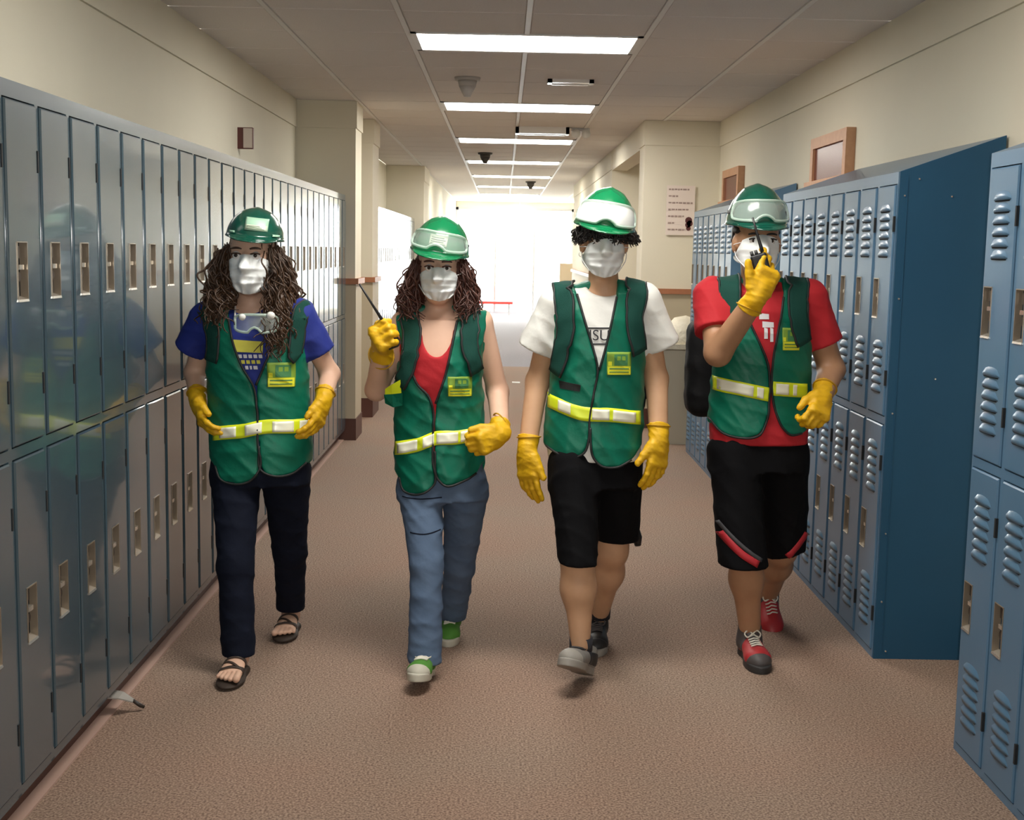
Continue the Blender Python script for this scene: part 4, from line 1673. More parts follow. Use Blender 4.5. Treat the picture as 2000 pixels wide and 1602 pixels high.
        for (x0, x1) in cells:
            for st in stripes:
                s = np.array(st, float)
                if s[0, 0] - 6 <= x0 and x1 <= s[-1, 0] + 6:
                    xs = np.linspace(x0, x1, 4)
                    q = self.px_xz([(x, np.interp(x, s[:, 0], s[:, 1])) for x in xs])
                    self.stripe(q, band_half * 0.76 * sc, 0.0052, 'reflector_cell', 'reflector', v, n=8)
        if patch:
            x0, y0, x1, y1 = patch
            c = self.px_xz([(x0, y0), (x1, y0 + 1), (x1, y1), (x0, y1 - 1)])
            G, N = front_patch(tv, c, 0.003, y0=yc - 0.4)
            pt = mesh('badge', *grid_sheet(G, 0.002, N), 'patch_olive', v, True)
            cl = lambda a, b, t0, t1: [c[0] + (c[1] - c[0]) * a + (c[3] - c[0]) * t0, c[0] + (c[1] - c[0]) * b + (c[3] - c[0]) * t0,
                                       c[0] + (c[1] - c[0]) * b + (c[3] - c[0]) * t1, c[0] + (c[1] - c[0]) * a + (c[3] - c[0]) * t1]
            for (a, b, t0, t1, m, o) in ((0.03, 0.97, 0.62, 0.98, 'patch_yellow', 0.0045), (0.30, 0.85, 0.10, 0.58, 'patch_print', 0.0042),
                                         (0.42, 0.56, 0.18, 0.36, 'patch_olive', 0.005), (0.62, 0.76, 0.18, 0.36, 'patch_olive', 0.005),
                                         (0.05, 0.20, 0.42, 0.60, 'patch_yellow', 0.0042),
                                         (0.10, 0.90, 0.70, 0.745, 'patch_print', 0.0055), (0.10, 0.90, 0.85, 0.885, 'patch_print', 0.0055)):
                G, N = front_patch(tv, cl(a, b, t0, t1), o, 6, 5, yc - 0.4)
                mesh('badge_print', *grid_sheet(G, 0.001, N), m, v)
        return v

    def stripe(self, q, hh, off, name, m, parent, n=40):
        q = resample(q, n)
        Z = np.stack([q[:, 1] + hh * t for t in (1, 0.5, 0, -0.5, -1)], 0)
        X = np.stack([q[:, 0]] * 5, 0)
        y = front_y(self.tv, X, Z, self.yc - 0.4, off)
        ok = (y.max(0) < self.yc + 0.035) & (np.abs(self.tv(np.stack([X, y, Z], -1).astype(np.float32)) - off).max(0) < 0.004)
        G = np.stack([X, y, Z], -1)[:, ok]
        N = normals(self.tv, G)
        return mesh(name, *grid_sheet(G, 0.0015, N), m, parent, True)

    def tee(self, m, sleeves, neck_c, neck_r, hem_py, seed, off=0.010, fold=0.004):
        """sleeves: list of (shoulder key, end point, r0, r1)"""
        S = Shape()
        S.u(self.tor(off))
        for k, e, r0, r1 in sleeves:
            s = self.J[k]
            S.u(cone(s + np.array([0, 0, 0.004]), e, r0, r1), 0.045)
        S.d(folds(seed, fold, 38, (0.4, 0.2, 0.8)))
        for k, e, r0, r1 in sleeves:
            s = self.J[k]
            d = unit(e - s)
            hp = half(e, d)
            near = cone(e, e + d * 0.05, r1 * 1.5, r1 * 1.5)
            S.s(((lambda P, a=hp[0], b=near[0]: np.maximum(b(P), -a(P))), None, None), 0.003)
        S.s(ell(neck_c, neck_r), 0.004)
        z = at(self.J['pelvis'][0] * 0 + 1000, hem_py, self.yc)[2] if hem_py else None
        if hem_py:
            S.s(half((0, 0, self.px_xz([(self.hem_x, hem_py)])[0][1]), (0, 0, 1)), 0.004)
        t = solid('t_shirt', S, 0.0055, m, self.root)
        self.tee_fn = lambda P: S.ev(P)
        return t

    def backpack(self, label, straps, bag_c, bag_h, width=0.066):
        b = thing('backpack', bag_c, label, 'backpack', 'backpacks worn by the four people')
        S = Shape()
        S.u(boxs(bag_c, bag_h, None, 0.055))
        S.u(boxs(np.asarray(bag_c) + np.array([0, bag_h[1] * 0.8, -bag_h[2] * 0.35]), (bag_h[0] * 0.8, 0.05, bag_h[2] * 0.5), None, 0.04), 0.02)
        S.d(folds(11, 0.006, 24))
        solid('bag', S, 0.009, 'pack_black', b)
        for line in straps:
            x0, y0, d0 = line[0]
            line = [(x0, y0 + 90, self.yc + 0.16), (x0, y0 + 30, self.yc + 0.12)] + line[1:]
            P3 = np.array([at(x, y, d) for x, y, d in line])
            G, N = ribbon(self.tv, P3, width, 0.007, 30, 7, 0.006)
            s = mesh('shoulder_strap', *grid_sheet(G, 0.007, N), 'strap_green', b, True)
            for side in (0, -1):
                V, F = tube(G[:, side] - N[:, side] * 0.003, [0.0048] * len(G), 6)
                mesh('strap_binding', V, F, 'piping_black', s, True)
        return b


def radio(label, base, axis, front, h=0.115, al=0.17):
    """walkie-talkie; base = centre of its bottom, axis = up, front = towards its face"""
    a = unit(axis)
    f = unit(np.asarray(front, float) - a * (np.asarray(front, float) @ a))
    s = np.cross(f, a)
    R = np.stack([s, -f, a], 1)
    t = thing('walkie_talkie', base, label, 'radio', 'walkie-talkies')
    L = lambda *p: np.asarray(base) + R @ np.array(p, float)
    S = Shape()
    S.u(boxs((0, 0, h / 2), (0.028, 0.017, h / 2), None, 0.007))
    V, F = S.mesh(0.003, 0.004)
    mesh('body', V @ R.T + base, F, 'radio_black', t, True)
    mesh('antenna', *tube([L(0.017, 0, h - 0.004), L(0.017, 0, h + 0.02), L(0.016, 0, h + al * 0.5), L(0.016, 0, h + al)], [0.0068, 0.0062, 0.0042, 0.0034], 10), 'radio_black', t, True)
    for x in (-0.004, -0.019):
        mesh('knob', *tube([L(x, 0, h - 0.002), L(x, 0, h + 0.014)], [0.0062, 0.0055], 10), 'radio_grey', t, True)
    mb = []
    for k in range(5):
        z = h * 0.55 + k * 0.007
        mb.append(tube([L(-0.018, -0.0175, z), L(0.018, -0.0175, z)], [0.0013] * 2, 5))
    V, F = join(mb)
    mesh('speaker_grille', V, F, 'radio_grey', t)
    return t, L


def eye_strip(name, fn, pts, width, yc, m, parent, off=0.004, thick=0.002, n=20):
    q = np.asarray(pts, float)
    q = resample(q, n)
    T = np.gradient(q, axis=0)
    T /= np.linalg.norm(T, axis=1, keepdims=True)
    Nn = np.stack([-T[:, 1], T[:, 0]], 1)
    G2 = np.stack([q + Nn * width * t for t in (-0.5, 0, 0.5)], 1)
    y = front_y(fn, G2[..., 0], G2[..., 1], yc - 0.5, off)
    G = np.stack([G2[..., 0], y, G2[..., 1]], -1)
    ok = np.abs(fn(G.astype(np.float32)) - off).max(1) < 0.004
    G = G[ok]
    return mesh(name, *grid_sheet(G, thick, normals(fn, G)), m, parent, True)


# ================================================================== person in blue shirt (leftmost)
px1 = dict(head=(491, 500, 4.56), neck=(489, 600, 4.59), pelvis=(508, 905, 4.58),
           shR=(405, 624, 4.60), elR=(380, 728, 4.68), wrR=(386, 782, 4.55),
           shL=(583, 618, 4.58), elL=(644, 730, 4.66), wrL=(632, 782, 4.52),
           hipR=(462, 925, 4.56), knR=(460, 1105, 4.42), anR=(466, 1278, 4.37),
           hipL=(558, 925, 4.60), knL=(566, 1075, 4.72), anL=(568, 1205, 4.90))
P = Person('person in blue shirt, dark jeans and sandals, long curly brown hair, leftmost of four', px1, 4.58, 'skin_fair', 1.08)
P.hem_x = 508
P.torso([(605, 412, 585, .085, .10), (640, 398, 600, .105, .11), (690, 402, 602, .122, .115), (750, 405, 604, .122, .11), (810, 405, 608, .122, .11),
         (850, 408, 611, .128, .12), (900, 410, 610, .135, .13), (948, 408, 612, .138, .13)], 0.050)
B = Shape()
P.head(B)
B.u(P.tor(0.024, P.J['pelvis'][2] + 0.05), 0.02)
P.arms(B, 0.040, 0.035, 0.026)
P.legs(B, 0.055, 0.040, 0.030)
# bare feet
feet = []
for k, yaw in (('R', -0.03), ('L', -0.02)):
    a = P.J['an' + k]
    R = rotz(yaw) @ np.array([[-1, 0, 0], [0, -1, 0], [0, 0, 1.0]])
    base = np.array([a[0], a[1], 0.026])
    Fs = Shape()
    Fs.u(ell((0, -0.02, 0.025), (0.028, 0.035, 0.03)))
    Fs.u(cone((0, 0.0, 0.03), (0, 0.0, 0.10), 0.032, 0.030), 0.02)
    Fs.u(econe((0, -0.01, 0.040), (0, 0.105, 0.014), (0.028, 0.034), (0.042, 0.014), (1, 0, 0)), 0.02)
    sg = -1 if k == 'R' else 1
    for tx, ln, rr in ((0.031, 0.168, 0.0125), (0.0105, 0.166, 0.0090), (-0.0065, 0.160, 0.0084), (-0.0225, 0.151, 0.0080), (-0.037, 0.140, 0.0076)):
        Fs.u(cone((sg * tx * 0.9, 0.105, 0.013), (sg * tx, ln, 0.007 + rr * 0.2), rr * 0.9, rr), 0.0035)
    V, F = Fs.mesh(0.0032, 0.004)
    feet.append((R, base, Fs, V, F))
body = solid('body', B, 0.0058, P.skin, P.root)
P.eyes(body, 'hair_brown')
FACE = lambda q, B=B: B.ev(q)
for R, base, Fs, V, F in feet:
    mesh('foot', V @ R.T + base, F, P.skin, body, True)
hc = P.J['head']
# shirt
slR, slL = at(370, 684, 4.63), at(627, 690, 4.61)
t1 = P.tee('shirt_blue', [('shR', slR, .062, .060), ('shL', slL, .062, .058)], P.J['neck'] + np.array([0, -0.045, 0.02]), (0.062, 0.085, 0.048), 890, 21)
# vest
L1 = [(432, 560), (443, 620), (455, 670), (475, 718), (494, 752), (503, 800), (505, 860), (510, 925), (490, 940), (455, 946), (428, 938), (414, 905),
      (330, 860), (330, 720), (395, 690), (396, 650), (392, 610), (398, 560)]
R1 = [(556, 560), (548, 620), (535, 670), (518, 712), (500, 752), (505, 800), (507, 860), (512, 920), (535, 930), (572, 927), (596, 908),
      (690, 860), (690, 720), (604, 690), (602, 650), (606, 610), (600, 560)]
B1 = [(396, 560), (604, 560), (604, 640), (640, 740), (640, 930), (370, 930), (370, 740), (396, 640)]
v1 = P.vest(L1, R1, B1,
            [[(443, 620), (455, 670), (475, 718), (496, 754), (503, 800), (505, 860), (509, 915), (490, 938), (455, 944), (430, 936), (418, 912)],
             [(548, 620), (535, 670), (518, 712), (501, 752)], [(508, 870), (513, 918), (535, 928), (572, 925), (594, 908)]],
            [[(411, 850), (425, 847), (475, 841), (517, 833), (570, 834), (607, 835)]],
            [(427, 462), (480, 513), (533, 573), (583, 605)], (523, 708, 575, 757), 31)
# lettering on the shirt between the vest fronts: yellow block over white script
xz = lambda pts, y=4.46: P.px_xz(pts, y)
G, N = front_patch(P.tee_fn, xz([(450, 664), (512, 668), (512, 690), (462, 688)]), 0.002, 8, 6, 4.1)
mesh('shirt_print', *grid_sheet(G, 0.001, N), 'print_yellow', t1)
for k, (a, b, yy) in enumerate(((464, 510, 697), (470, 508, 708), (478, 504, 719))):
    x = a
    while x < b:
        w_ = 4 + (x * 7 + k * 3) % 5
        G, N = front_patch(P.tee_fn, xz([(x, yy - 4), (x + w_, yy - 4), (x + w_ + 1, yy + 3), (x + 1, yy + 3)]), 0.002, 3, 3, 4.1)
        mesh('shirt_lettering', *grid_sheet(G, 0.001, N), 'print_white' if k != 1 else 'print_yellow', t1)
        x += w_ + 3
# jeans
S = Shape()
j = P.J
S.u(loft([j['pelvis'][2] - .07, j['pelvis'][2] + .0, j['pelvis'][2] + .10], [j['pelvis'][0]] * 3, [4.58] * 3, [.176, .174, .160], [.124, .120, .105], [.14, .130, .11]), 0)
S.u(cone(j['hipR'], j['knR'], .090, .064), .03).u(cone(j['hipL'], j['knL'], .092, .064), .02)
S.u(cone(j['knR'], j['anR'] + [0, 0, -.02], .063, .060), .02).u(cone(j['knL'], j['anL'], .062, .055), .02)
S.d(folds(41, 0.0045, 30, (0.5, 0.2, 0.9)))
S.s(half((0, 0, 0.062), (0, 0.3, 1)) if False else (lambda Q: np.where(Q[..., 1] < 4.6, Q[..., 2] - 0.068, Q[..., 2] - 0.088), None, None), 0.004)
solid('jeans', S, 0.006, 'denim_dark', P.root)
# sandals
for (R, base, Fs, V_, F_) in feet:
    gp = base - np.array([0, 0, 0.026])
    F2 = Shape()
    F2.u(ell((0, 0.115, 0.012), (0.048, 0.085, 0.013)))
    F2.u(ell((0, 0.0, 0.012), (0.037, 0.055, 0.013)), 0.02)
    F2.u(boxs((0, 0.06, 0.012), (0.033, 0.07, 0.012), None, 0.006), 0.02)
    V, F = F2.mesh(0.004, 0.005)
    sd = mesh('sandal', V @ R.T + gp, F, 'sandal_sole', P.root, True)
    fl_ = lambda Q, Fs=Fs: Fs.ev(np.asarray(Q, np.float32))
    for (ya, yb, wd) in ((0.098, 0.105, 0.020), (0.045, 0.060, 0.020), (0.108, 0.062, 0.014)):
        pts = []
        for a in np.linspace(-1.35, 1.35, 15):
            x = math.sin(a)
            d = np.array([x, 0, math.cos(a)])
            p = np.array([0, ya + (yb - ya) * (x * 0.5 + 0.5), 0.0]) + d * 0.12
            for _ in range(30):
                p = p - d * np.clip(float(fl_(p[None])[0]) - 0.003, -0.01, 0.03) * 0.8
            pts.append(p)
        pts = np.array(pts)
        G = np.stack([pts + np.array([0, wd * t, 0]) for t in (-0.5, 0, 0.5)], 1) @ R.T + base
        st = mesh('sandal_strap', *grid_sheet(G), 'sandal_strap', sd, True)
        st.modifiers.new('thick', 'SOLIDIFY').thickness = 0.004
# gloves
glove(P.root, P.J['wrR'], (0.30, -0.55, -0.80), (-0.85, -0.45, -0.1), (0.2, -0.85, 0.45), (0.35, 0.38, 0.42, 0.45), 0.02, (0.35, 0.9, 0.3), 0.98, P.J['elR'] - P.J['wrR'])
glove(P.root, P.J['wrL'], (-0.16, -0.55, -0.85), (0.85, -0.45, -0.1), (-0.2, -0.85, 0.45), (0.35, 0.38, 0.42, 0.45), 0.02, (0.35, 0.9, 0.3), 0.98, P.J['elL'] - P.J['wrL'])
# hat, mask, hair
C = at(498, 466, 4.56)
hat, on, out_, hfn = hard_hat(P.root, C, rotz(0.10) @ roty(0.09) @ rotx(0.02) @ np.diag([1, 1, 0.77]), 'helmet_dark', 0.95)
stk = hat_sheet(on, out_, -0.030, 0.052, 0.040, 0.100, 0.002, 'sticker', 'sticker', hat)
hat_sheet(on, out_, -0.027, 0.049, 0.043, 0.066, 0.0032, 'sticker_band', 'sticker_light', hat, 10, 4)
for k in range(3):
    hat_sheet(on, out_, -0.022, 0.040 - 0.008 * k, 0.047 + 0.006 * k, 0.049 + 0.006 * k, 0.0044, 'sticker_writing', 'sticker_print', hat, 10, 2)
for x in (-0.078, 0.082):
    hat_sheet(on, out_, x - 0.012, x + 0.012, 0.020, 0.030, 0.004, 'hat_lug', 'sticker', hat, 4, 3)
face_mask(P.root, FACE, (hc[0] + 0.003, hc[1]), 0.077, at(490, 505, 4.46)[2], at(490, 571, 4.46)[2], (hc + [-0.078, 0.02, -0.01], hc + [0.078, 0.02, -0.01]), 3)
hm = Shape()
hm.u(ell(hc + [0, 0.045, 0.0], (0.092, 0.082, 0.115)))
hm.u(cone(hc + [-0.075, 0.03, 0.0], hc + [-0.098, 0.02, -0.16], 0.032, 0.045), 0.03)
hm.u(cone(hc + [0.078, 0.02, 0.0], hc + [0.105, -0.02, -0.15], 0.028, 0.048), 0.03)
hm.u(cone(hc + [0.105, -0.02, -0.15], hc + [0.095, -0.075, -0.27], 0.046, 0.030), 0.03)
hm.u(cone(hc + [-0.098, 0.02, -0.16], hc + [-0.10, -0.045, -0.26], 0.044, 0.030), 0.03)
hm.u(econe(hc + [0, 0.06, -0.05], hc + [0, 0.075, -0.25], (0.10, 0.05), (0.12, 0.04), (1, 0, 0)), 0.03)
hm.d(folds(51, 0.014, 55, (0.6, 0.5, 0.3)))
hair = solid('hair', hm, 0.006, 'hair_brown', P.root)
rt_, A = hair_ring(hc, 1.0, 0.02, 0.75, 2 * math.pi - 0.75, 60, 0.090, 0.085)
path = []
for a, r0 in zip(A, rt_):
    ox, oy = math.sin(a), -math.cos(a)
    ln = 1.25 if ox > 0 else 0.85
    path.append([(0.018 * ox, 0.010 * oy, -0.07), (0.038 * ox, 0.012 * oy, -0.15), (0.038 * ox, 0.010 * oy - 0.055, -0.22 * ln), (0.030 * ox, -0.095 if oy < .3 else .02, -0.285 * ln)])
V, F = strands(rt_, path, 620, 0.0036, 0.011, 0.085, 5, 0.017, 30)
mesh('hair_locks', V, F, 'hair_brown', hair, True)
P.backpack('dark backpack with green straps worn by the person in blue shirt',
           [[(592, 606, 4.62), (594, 600, 4.55), (594, 625, 4.46), (595, 660, 4.45), (597, 700, 4.46)],
            [(404, 606, 4.64), (404, 602, 4.56), (405, 630, 4.48), (404, 665, 4.46), (402, 705, 4.47)]],
           P.J['neck'] + np.array([0.03, 0.23, -0.22]), (0.13, 0.09, 0.20), 0.058)
# clear goggles hanging at the neck
G3 = []
gc = at(497, 632, 4.42)
for a in np.linspace(-1.25, 1.25, 17):
    u = abs(a) / 1.25
    x = gc[0] + 0.078 * math.sin(a)
    y = gc[1] + 0.050 * (1 - math.cos(a))
    zt = gc[2] + 0.030 - 0.012 * u ** 3
    zb = gc[2] - 0.032 + 0.018 * max(0, 1 - (u / .25) ** 2) + 0.012 * u ** 3
    G3.append([(x, y, zb + (zt - zb) * k / 5) for k in range(6)])
G3 = np.array(G3)
gg_ = mesh('neck_goggles', *grid_sheet(G3), 'goggle_lens', P.root, True)
gg_.modifiers.new('thick', 'SOLIDIFY').thickness = 0.002
lp = np.concatenate([G3[:, 0], G3[-1, 1:-1], G3[::-1, -1], G3[0, -2:0:-1], G3[:1, 0]])
mesh('goggle_frame', *tube(lp, [0.005] * len(lp), 8, False), 'goggle_rim', gg_, True)
for k, sx in ((0, -1), (-1, 1)):
    e = G3[k, 3]
    mesh('goggle_strap', *tube(resample([e, e + [sx * 0.012, 0.06, 0.03], P.J['neck'] + [sx * 0.06, 0.05, 0.03]], 10), [0.004] * 10, 6), 'loop_white', gg_, True)
mesh('goggle_glint', *tube([gc + [-0.040, -0.012, 0.022], gc + [-0.038, -0.020, 0.018]], [0.013, 0.009], 14), 'shirt_white', gg_, True)  # white discs painting the two highlights on the goggles
mesh('goggle_glint', *tube([gc + [0.056, -0.002, 0.028], gc + [0.058, -0.012, 0.024]], [0.016, 0.011], 14), 'shirt_white', gg_, True)  # second painted highlight

# ================================================================== person in red tank top
px2 = dict(head=(858, 524, 4.56), neck=(856, 612, 4.60), pelvis=(862, 935, 4.58),
           shR=(788, 632, 4.58), elR=(735, 762, 4.62), wrR=(744, 682, 4.475),
           shL=(938, 628, 4.60), elL=(972, 765, 4.66), wrL=(978, 848, 4.47),
           hipR=(822, 955, 4.56), knR=(833, 1105, 4.43), anR=(830, 1278, 4.35),
           hipL=(910, 955, 4.60), knL=(897, 1105, 4.72), anL=(882, 1212, 4.88))
P = Person('person in red tank top and blue jeans raising a walkie-talkie in a gloved fist', px2, 4.58, 'skin_fair', 1.0)
P.hem_x = 860
P.torso([(615, 790, 935, .080, .10), (650, 775, 948, .105, .11), (690, 776, 946, .128, .11), (740, 772, 944, .132, .105), (790, 770, 946, .118, .105),
         (850, 768, 950, .122, .12), (905, 770, 948, .132, .135), (965, 776, 940, .135, .135)], 0.046)
B = Shape()
P.head(B)
B.u(P.tor(0.016, P.J['pelvis'][2] + 0.07), 0.02)
P.arms(B, 0.044, 0.038, 0.027)
P.legs(B, 0.055, 0.040, 0.030)
body = solid('body', B, 0.0058, P.skin, P.root)
P.eyes(body, 'hair_red')
FACE = lambda q, B=B: B.ev(q)
hc = P.J['head']
S = Shape()
S.u(P.tor(0.008))
S.s(ell(at(853, 628, 4.46), (0.060, 0.16, 0.125)), 0.004)
S.s(half((0, 0, at(860, 640, 4.58)[2]), (0, 0, -1)), 0.004)
S.s(half((0, 0, at(860, 890, 4.58)[2]), (0, 0, 1)), 0.004)
S.d(folds(22, 0.003, 40))
solid('tank_top', S, 0.0055, 'shirt_red', P.root)
L2 = [(798, 575), (803, 620), (796, 670), (800, 705), (815, 750), (838, 775), (846, 800), (846, 850), (846, 900), (850, 945), (838, 958), (805, 968), (785, 962), (774, 930),
      (700, 880), (700, 740), (780, 720), (782, 670), (768, 630), (770, 575)]
R2 = [(903, 575), (893, 620), (882, 680), (868, 740), (850, 790), (849, 850), (849, 900), (856, 938), (868, 948), (905, 942), (932, 928), (944, 905),
      (1010, 880), (1010, 740), (940, 720), (942, 670), (952, 630), (950, 575)]
B2 = [(772, 575), (948, 575), (944, 660), (985, 760), (985, 950), (735, 950), (735, 760), (776, 660)]
v2 = P.vest(L2, R2, B2,
            [[(804, 640), (797, 672), (800, 705), (815, 750), (838, 775), (846, 800), (846, 850), (846, 900), (849, 944), (836, 957), (805, 966), (787, 960), (778, 936)],
             [(892, 628), (882, 680), (868, 740), (851, 788)], [(850, 880), (857, 936), (868, 946), (905, 940), (930, 927)]],
            [[(767, 881), (770, 880), (821, 867), (848, 856), (897, 854), (944, 847)]],
            [(773, 815), (826, 848), (853, 895), (900, 917), (921, 940)], (875, 735, 922, 775), 32, 0.008)
# loose side tab of the vest below the raised arm
tb = np.array([[at(x, y, d) for x, y, d in r] for r in ([(752, 760, 4.52), (764, 752, 4.50), (782, 742, 4.48)], [(752, 771, 4.52), (766, 770, 4.50), (784, 768, 4.48)])])
mesh('side_tab_stripe', *grid_sheet(tb, 0.003, np.tile([0, -1.0, 0], (2, 3, 1))), 'stripe_yellow', v2)
tb = np.array([[at(x, y, d) for x, y, d in r] for r in ([(750, 771, 4.52), (766, 770, 4.50), (786, 768, 4.48)], [(752, 788, 4.53), (768, 796, 4.50), (786, 792, 4.49)])])
mesh('side_tab', *grid_sheet(tb, 0.003, np.tile([0, -1.0, 0], (2, 3, 1))), 'vest_green', v2)
S = Shape()
j = P.J
S.u(loft([j['pelvis'][2] - .07, j['pelvis'][2], j['pelvis'][2] + .10], [j['pelvis'][0]] * 3, [4.58] * 3, [.160, .158, .148], [.122, .118, .105], [.145, .130, .11]), 0)
S.u(cone(j['hipR'], j['knR'], .083, .060), .03).u(cone(j['hipL'], j['knL'], .086, .060), .02)
S.u(cone(j['knR'], j['anR'] + [0, -.005, -.03], .058, .062), .02).u(cone(j['knL'], j['anL'] + [0, 0, -.01], .058, .056), .02)
S.d(folds(42, 0.0055, 32, (0.6, 0.2, 0.9)))
S.s((lambda Q: np.where(Q[..., 1] < 4.6, Q[..., 2] - 0.058, Q[..., 2] - 0.066), None, None), 0.004)
jn = solid('jeans', S, 0.006, 'denim_mid', P.root)
jf = lambda q, S=S: S.ev(q)
for pts in ([(782, 977), (820, 979), (862, 976)], [(800, 1042), (830, 1043), (860, 1038)]):
    eye_strip('jeans_seam', jf, P.px_xz(pts, 4.42), 0.004, 4.5, 'denim_dark', jn, 0.001, 0.001)
# raised fist round the radio: knuckles to the left, fingers running right, then tucked behind
aR = unit(at(715, 560, 4.36) - at(765, 640, 4.40))
g2 = glove(P.root, at(748, 672, 4.475), (-0.10, -0.90, 0.22), (-0.80, -0.10, -0.55), aR, ((1.35, 1.45, 1.1),) * 4, 0.0, (0.25, 0.85, 0.6), 1.20,
           P.J['elR'] - at(748, 672, 4.475), thumb_curl=0.9)
gripc = g2['K'] - g2['n'] * 0.034 - g2['d'] * 0.030
radio('black walkie-talkie with antenna in the raised fist of the red tank top wearer', gripc - aR * 0.050, aR, (0.6, 1, 0), 0.085)
glove(P.root, P.J['wrL'], (-0.72, -0.55, -0.32), (0.15, -0.75, 0.62), (-0.45, -0.25, 0.85), ((0.9, 1.1, 0.8), (1.0, 1.1, 0.8), (1.0, 1.15, 0.8), (1.05, 1.15, 0.8)), 0.0, (0.4, 0.8, 0.35), 1.05,
      P.J['elL'] - P.J['wrL'], thumb_curl=0.5)
C = at(858, 494, 4.55)
hat, on, out_, hfn = hard_hat(P.root, C, rotz(-0.06) @ roty(0.16) @ rotx(0.05) @ np.diag([1, 1, 0.90]), 'helmet_green', 0.96)
goggles(hat, on, out_, hfn, 'goggle_lens', 'goggle_rim', 0.020, 0.088)
hat_sheet(on, out_, -0.030, 0.034, 0.036, 0.078, 0.003, 'sticker', 'sticker_light', hat)
for k in range(4):
    hat_sheet(on, out_, -0.024, 0.028 - 0.006 * (k % 2), 0.042 + 0.008 * k, 0.045 + 0.008 * k, 0.0046, 'sticker_writing', 'sticker_print', hat, 10, 2)
face_mask(P.root, FACE, (hc[0] + 0.002, hc[1]), 0.069, at(858, 530, 4.47)[2], at(858, 584, 4.47)[2], (hc + [-0.074, 0.02, -0.01], hc + [0.074, 0.02, -0.01]), 8, 0.2)
hm = Shape()
hm.u(ell(hc + [0, 0.045, 0.0], (0.088, 0.08, 0.11)))
hm.u(cone(hc + [-0.074, 0.015, 0.01], hc + [-0.092, 0.02, -0.13], 0.026, 0.036), 0.03)
hm.u(cone(hc + [0.074, 0.015, 0.01], hc + [0.092, 0.015, -0.14], 0.026, 0.038), 0.03)
hm.u(econe(hc + [0, 0.06, -0.04], hc + [0, 0.075, -0.18], (0.095, 0.045), (0.11, 0.04), (1, 0, 0)), 0.03)
hm.d(folds(52, 0.011, 55, (0.6, 0.4, 0.5)))
hair = solid('hair', hm, 0.006, 'hair_red', P.root)
rt_, A = hair_ring(hc, 1.0, 0.02, 0.95, 2 * math.pi - 0.95, 50, 0.084, 0.085)
path = [[(0.012 * math.sin(a), 0, -0.06), (0.030 * math.sin(a), 0.0, -0.12), (0.036 * math.sin(a), -0.025, -0.165), (0.018 * math.sin(a), -0.055, -0.192)] for a in A]
V, F = strands(rt_, path, 520, 0.0033, 0.008, 0.10, 6, 0.013, 26)
mesh('hair_locks', V, F, 'hair_red', hair, True)
P.backpack('dark backpack with green straps worn by the person in red tank top',
           [[(796, 612, 4.64), (797, 604, 4.56), (800, 635, 4.48), (796, 680, 4.45), (786, 725, 4.46), (778, 752, 4.49)],
            [(918, 608, 4.64), (918, 600, 4.56), (921, 632, 4.48), (927, 680, 4.46), (936, 728, 4.49)]],
           P.J['neck'] + np.array([0.02, 0.23, -0.24]), (0.13, 0.09, 0.19), 0.066)
shoe(P.root, (j['anR'][0] + 0.004, 4.385, 0.004), -0.10, 0.20, 0.245, 'shoe_green', 'rubber_cream', 'rubber_cream', 'lace_white')
shoe(P.root, (j['anL'][0], 4.935, 0.006), -0.03, -0.03, 0.245, 'shoe_green', 'rubber_cream', None, 'lace_white')

# ================================================================== person in white shirt and black shorts
px3 = dict(head=(1180, 472, 4.48), neck=(1180, 560, 4.53), pelvis=(1160, 895, 4.5),
           shR=(1088, 592, 4.53), elR=(1050, 745, 4.58), wrR=(1029, 880, 4.48),
           shL=(1256, 588, 4.50), elL=(1282, 740, 4.55), wrL=(1287, 858, 4.45),
           hipR=(1120, 905, 4.47), knR=(1128, 1095, 4.36), anR=(1134, 1262, 4.33),
           hipL=(1208, 905, 4.53), knL=(1196, 1075, 4.60), anL=(1170, 1205, 4.80))
P = Person('person in white shirt and black shorts with arms hanging, goggles on green hard hat', px3, 4.51, 'skin_tan', 1.0)
P.hem_x = 1160
P.torso([(572, 1095, 1250, .085, .10), (610, 1080, 1262, .110, .11), (660, 1078, 1262, .122, .115), (730, 1074, 1260, .122, .11), (790, 1066, 1258, .120, .11),
         (850, 1060, 1256, .125, .12), (905, 1066, 1256, .128, .125)], 0.053)
B = Shape()
P.head(B)
B.u(P.tor(0.024, P.J['pelvis'][2] + 0.05), 0.02)
P.arms(B, 0.044, 0.040, 0.029)
P.legs(B, 0.075, 0.051, 0.033)
body = solid('body', B, 0.0058, P.skin, P.root)
P.eyes(body, 'hair_black')
mesh('earring', *tube([P.J['head'] + [-0.080 + .006 * math.cos(a), 0.004, -0.045 + .008 * math.sin(a)] for a in np.linspace(0, 6.28, 13)], [0.0014] * 13, 6), 'metal_silver', body, True)
FACE = lambda q, B=B: B.ev(q)
hc = P.J['head']
slR, slL = at(1046, 682, 4.56), at(1296, 676, 4.53)
t3 = P.tee('shirt_white', [('shR', slR, .060, .068), ('shL', slL, .060, .062)], P.J['neck'] + np.array([0, -0.05, 0.012]), (0.068, 0.09, 0.045), 905, 23, 0.010, 0.004)
L3 = [(1116, 525), (1128, 575), (1143, 630), (1158, 680), (1168, 722), (1160, 770), (1152, 820), (1150, 860), (1142, 884), (1120, 896), (1090, 890), (1064, 876),
      (990, 840), (990, 720), (1078, 690), (1080, 640), (1072, 590), (1082, 525)]
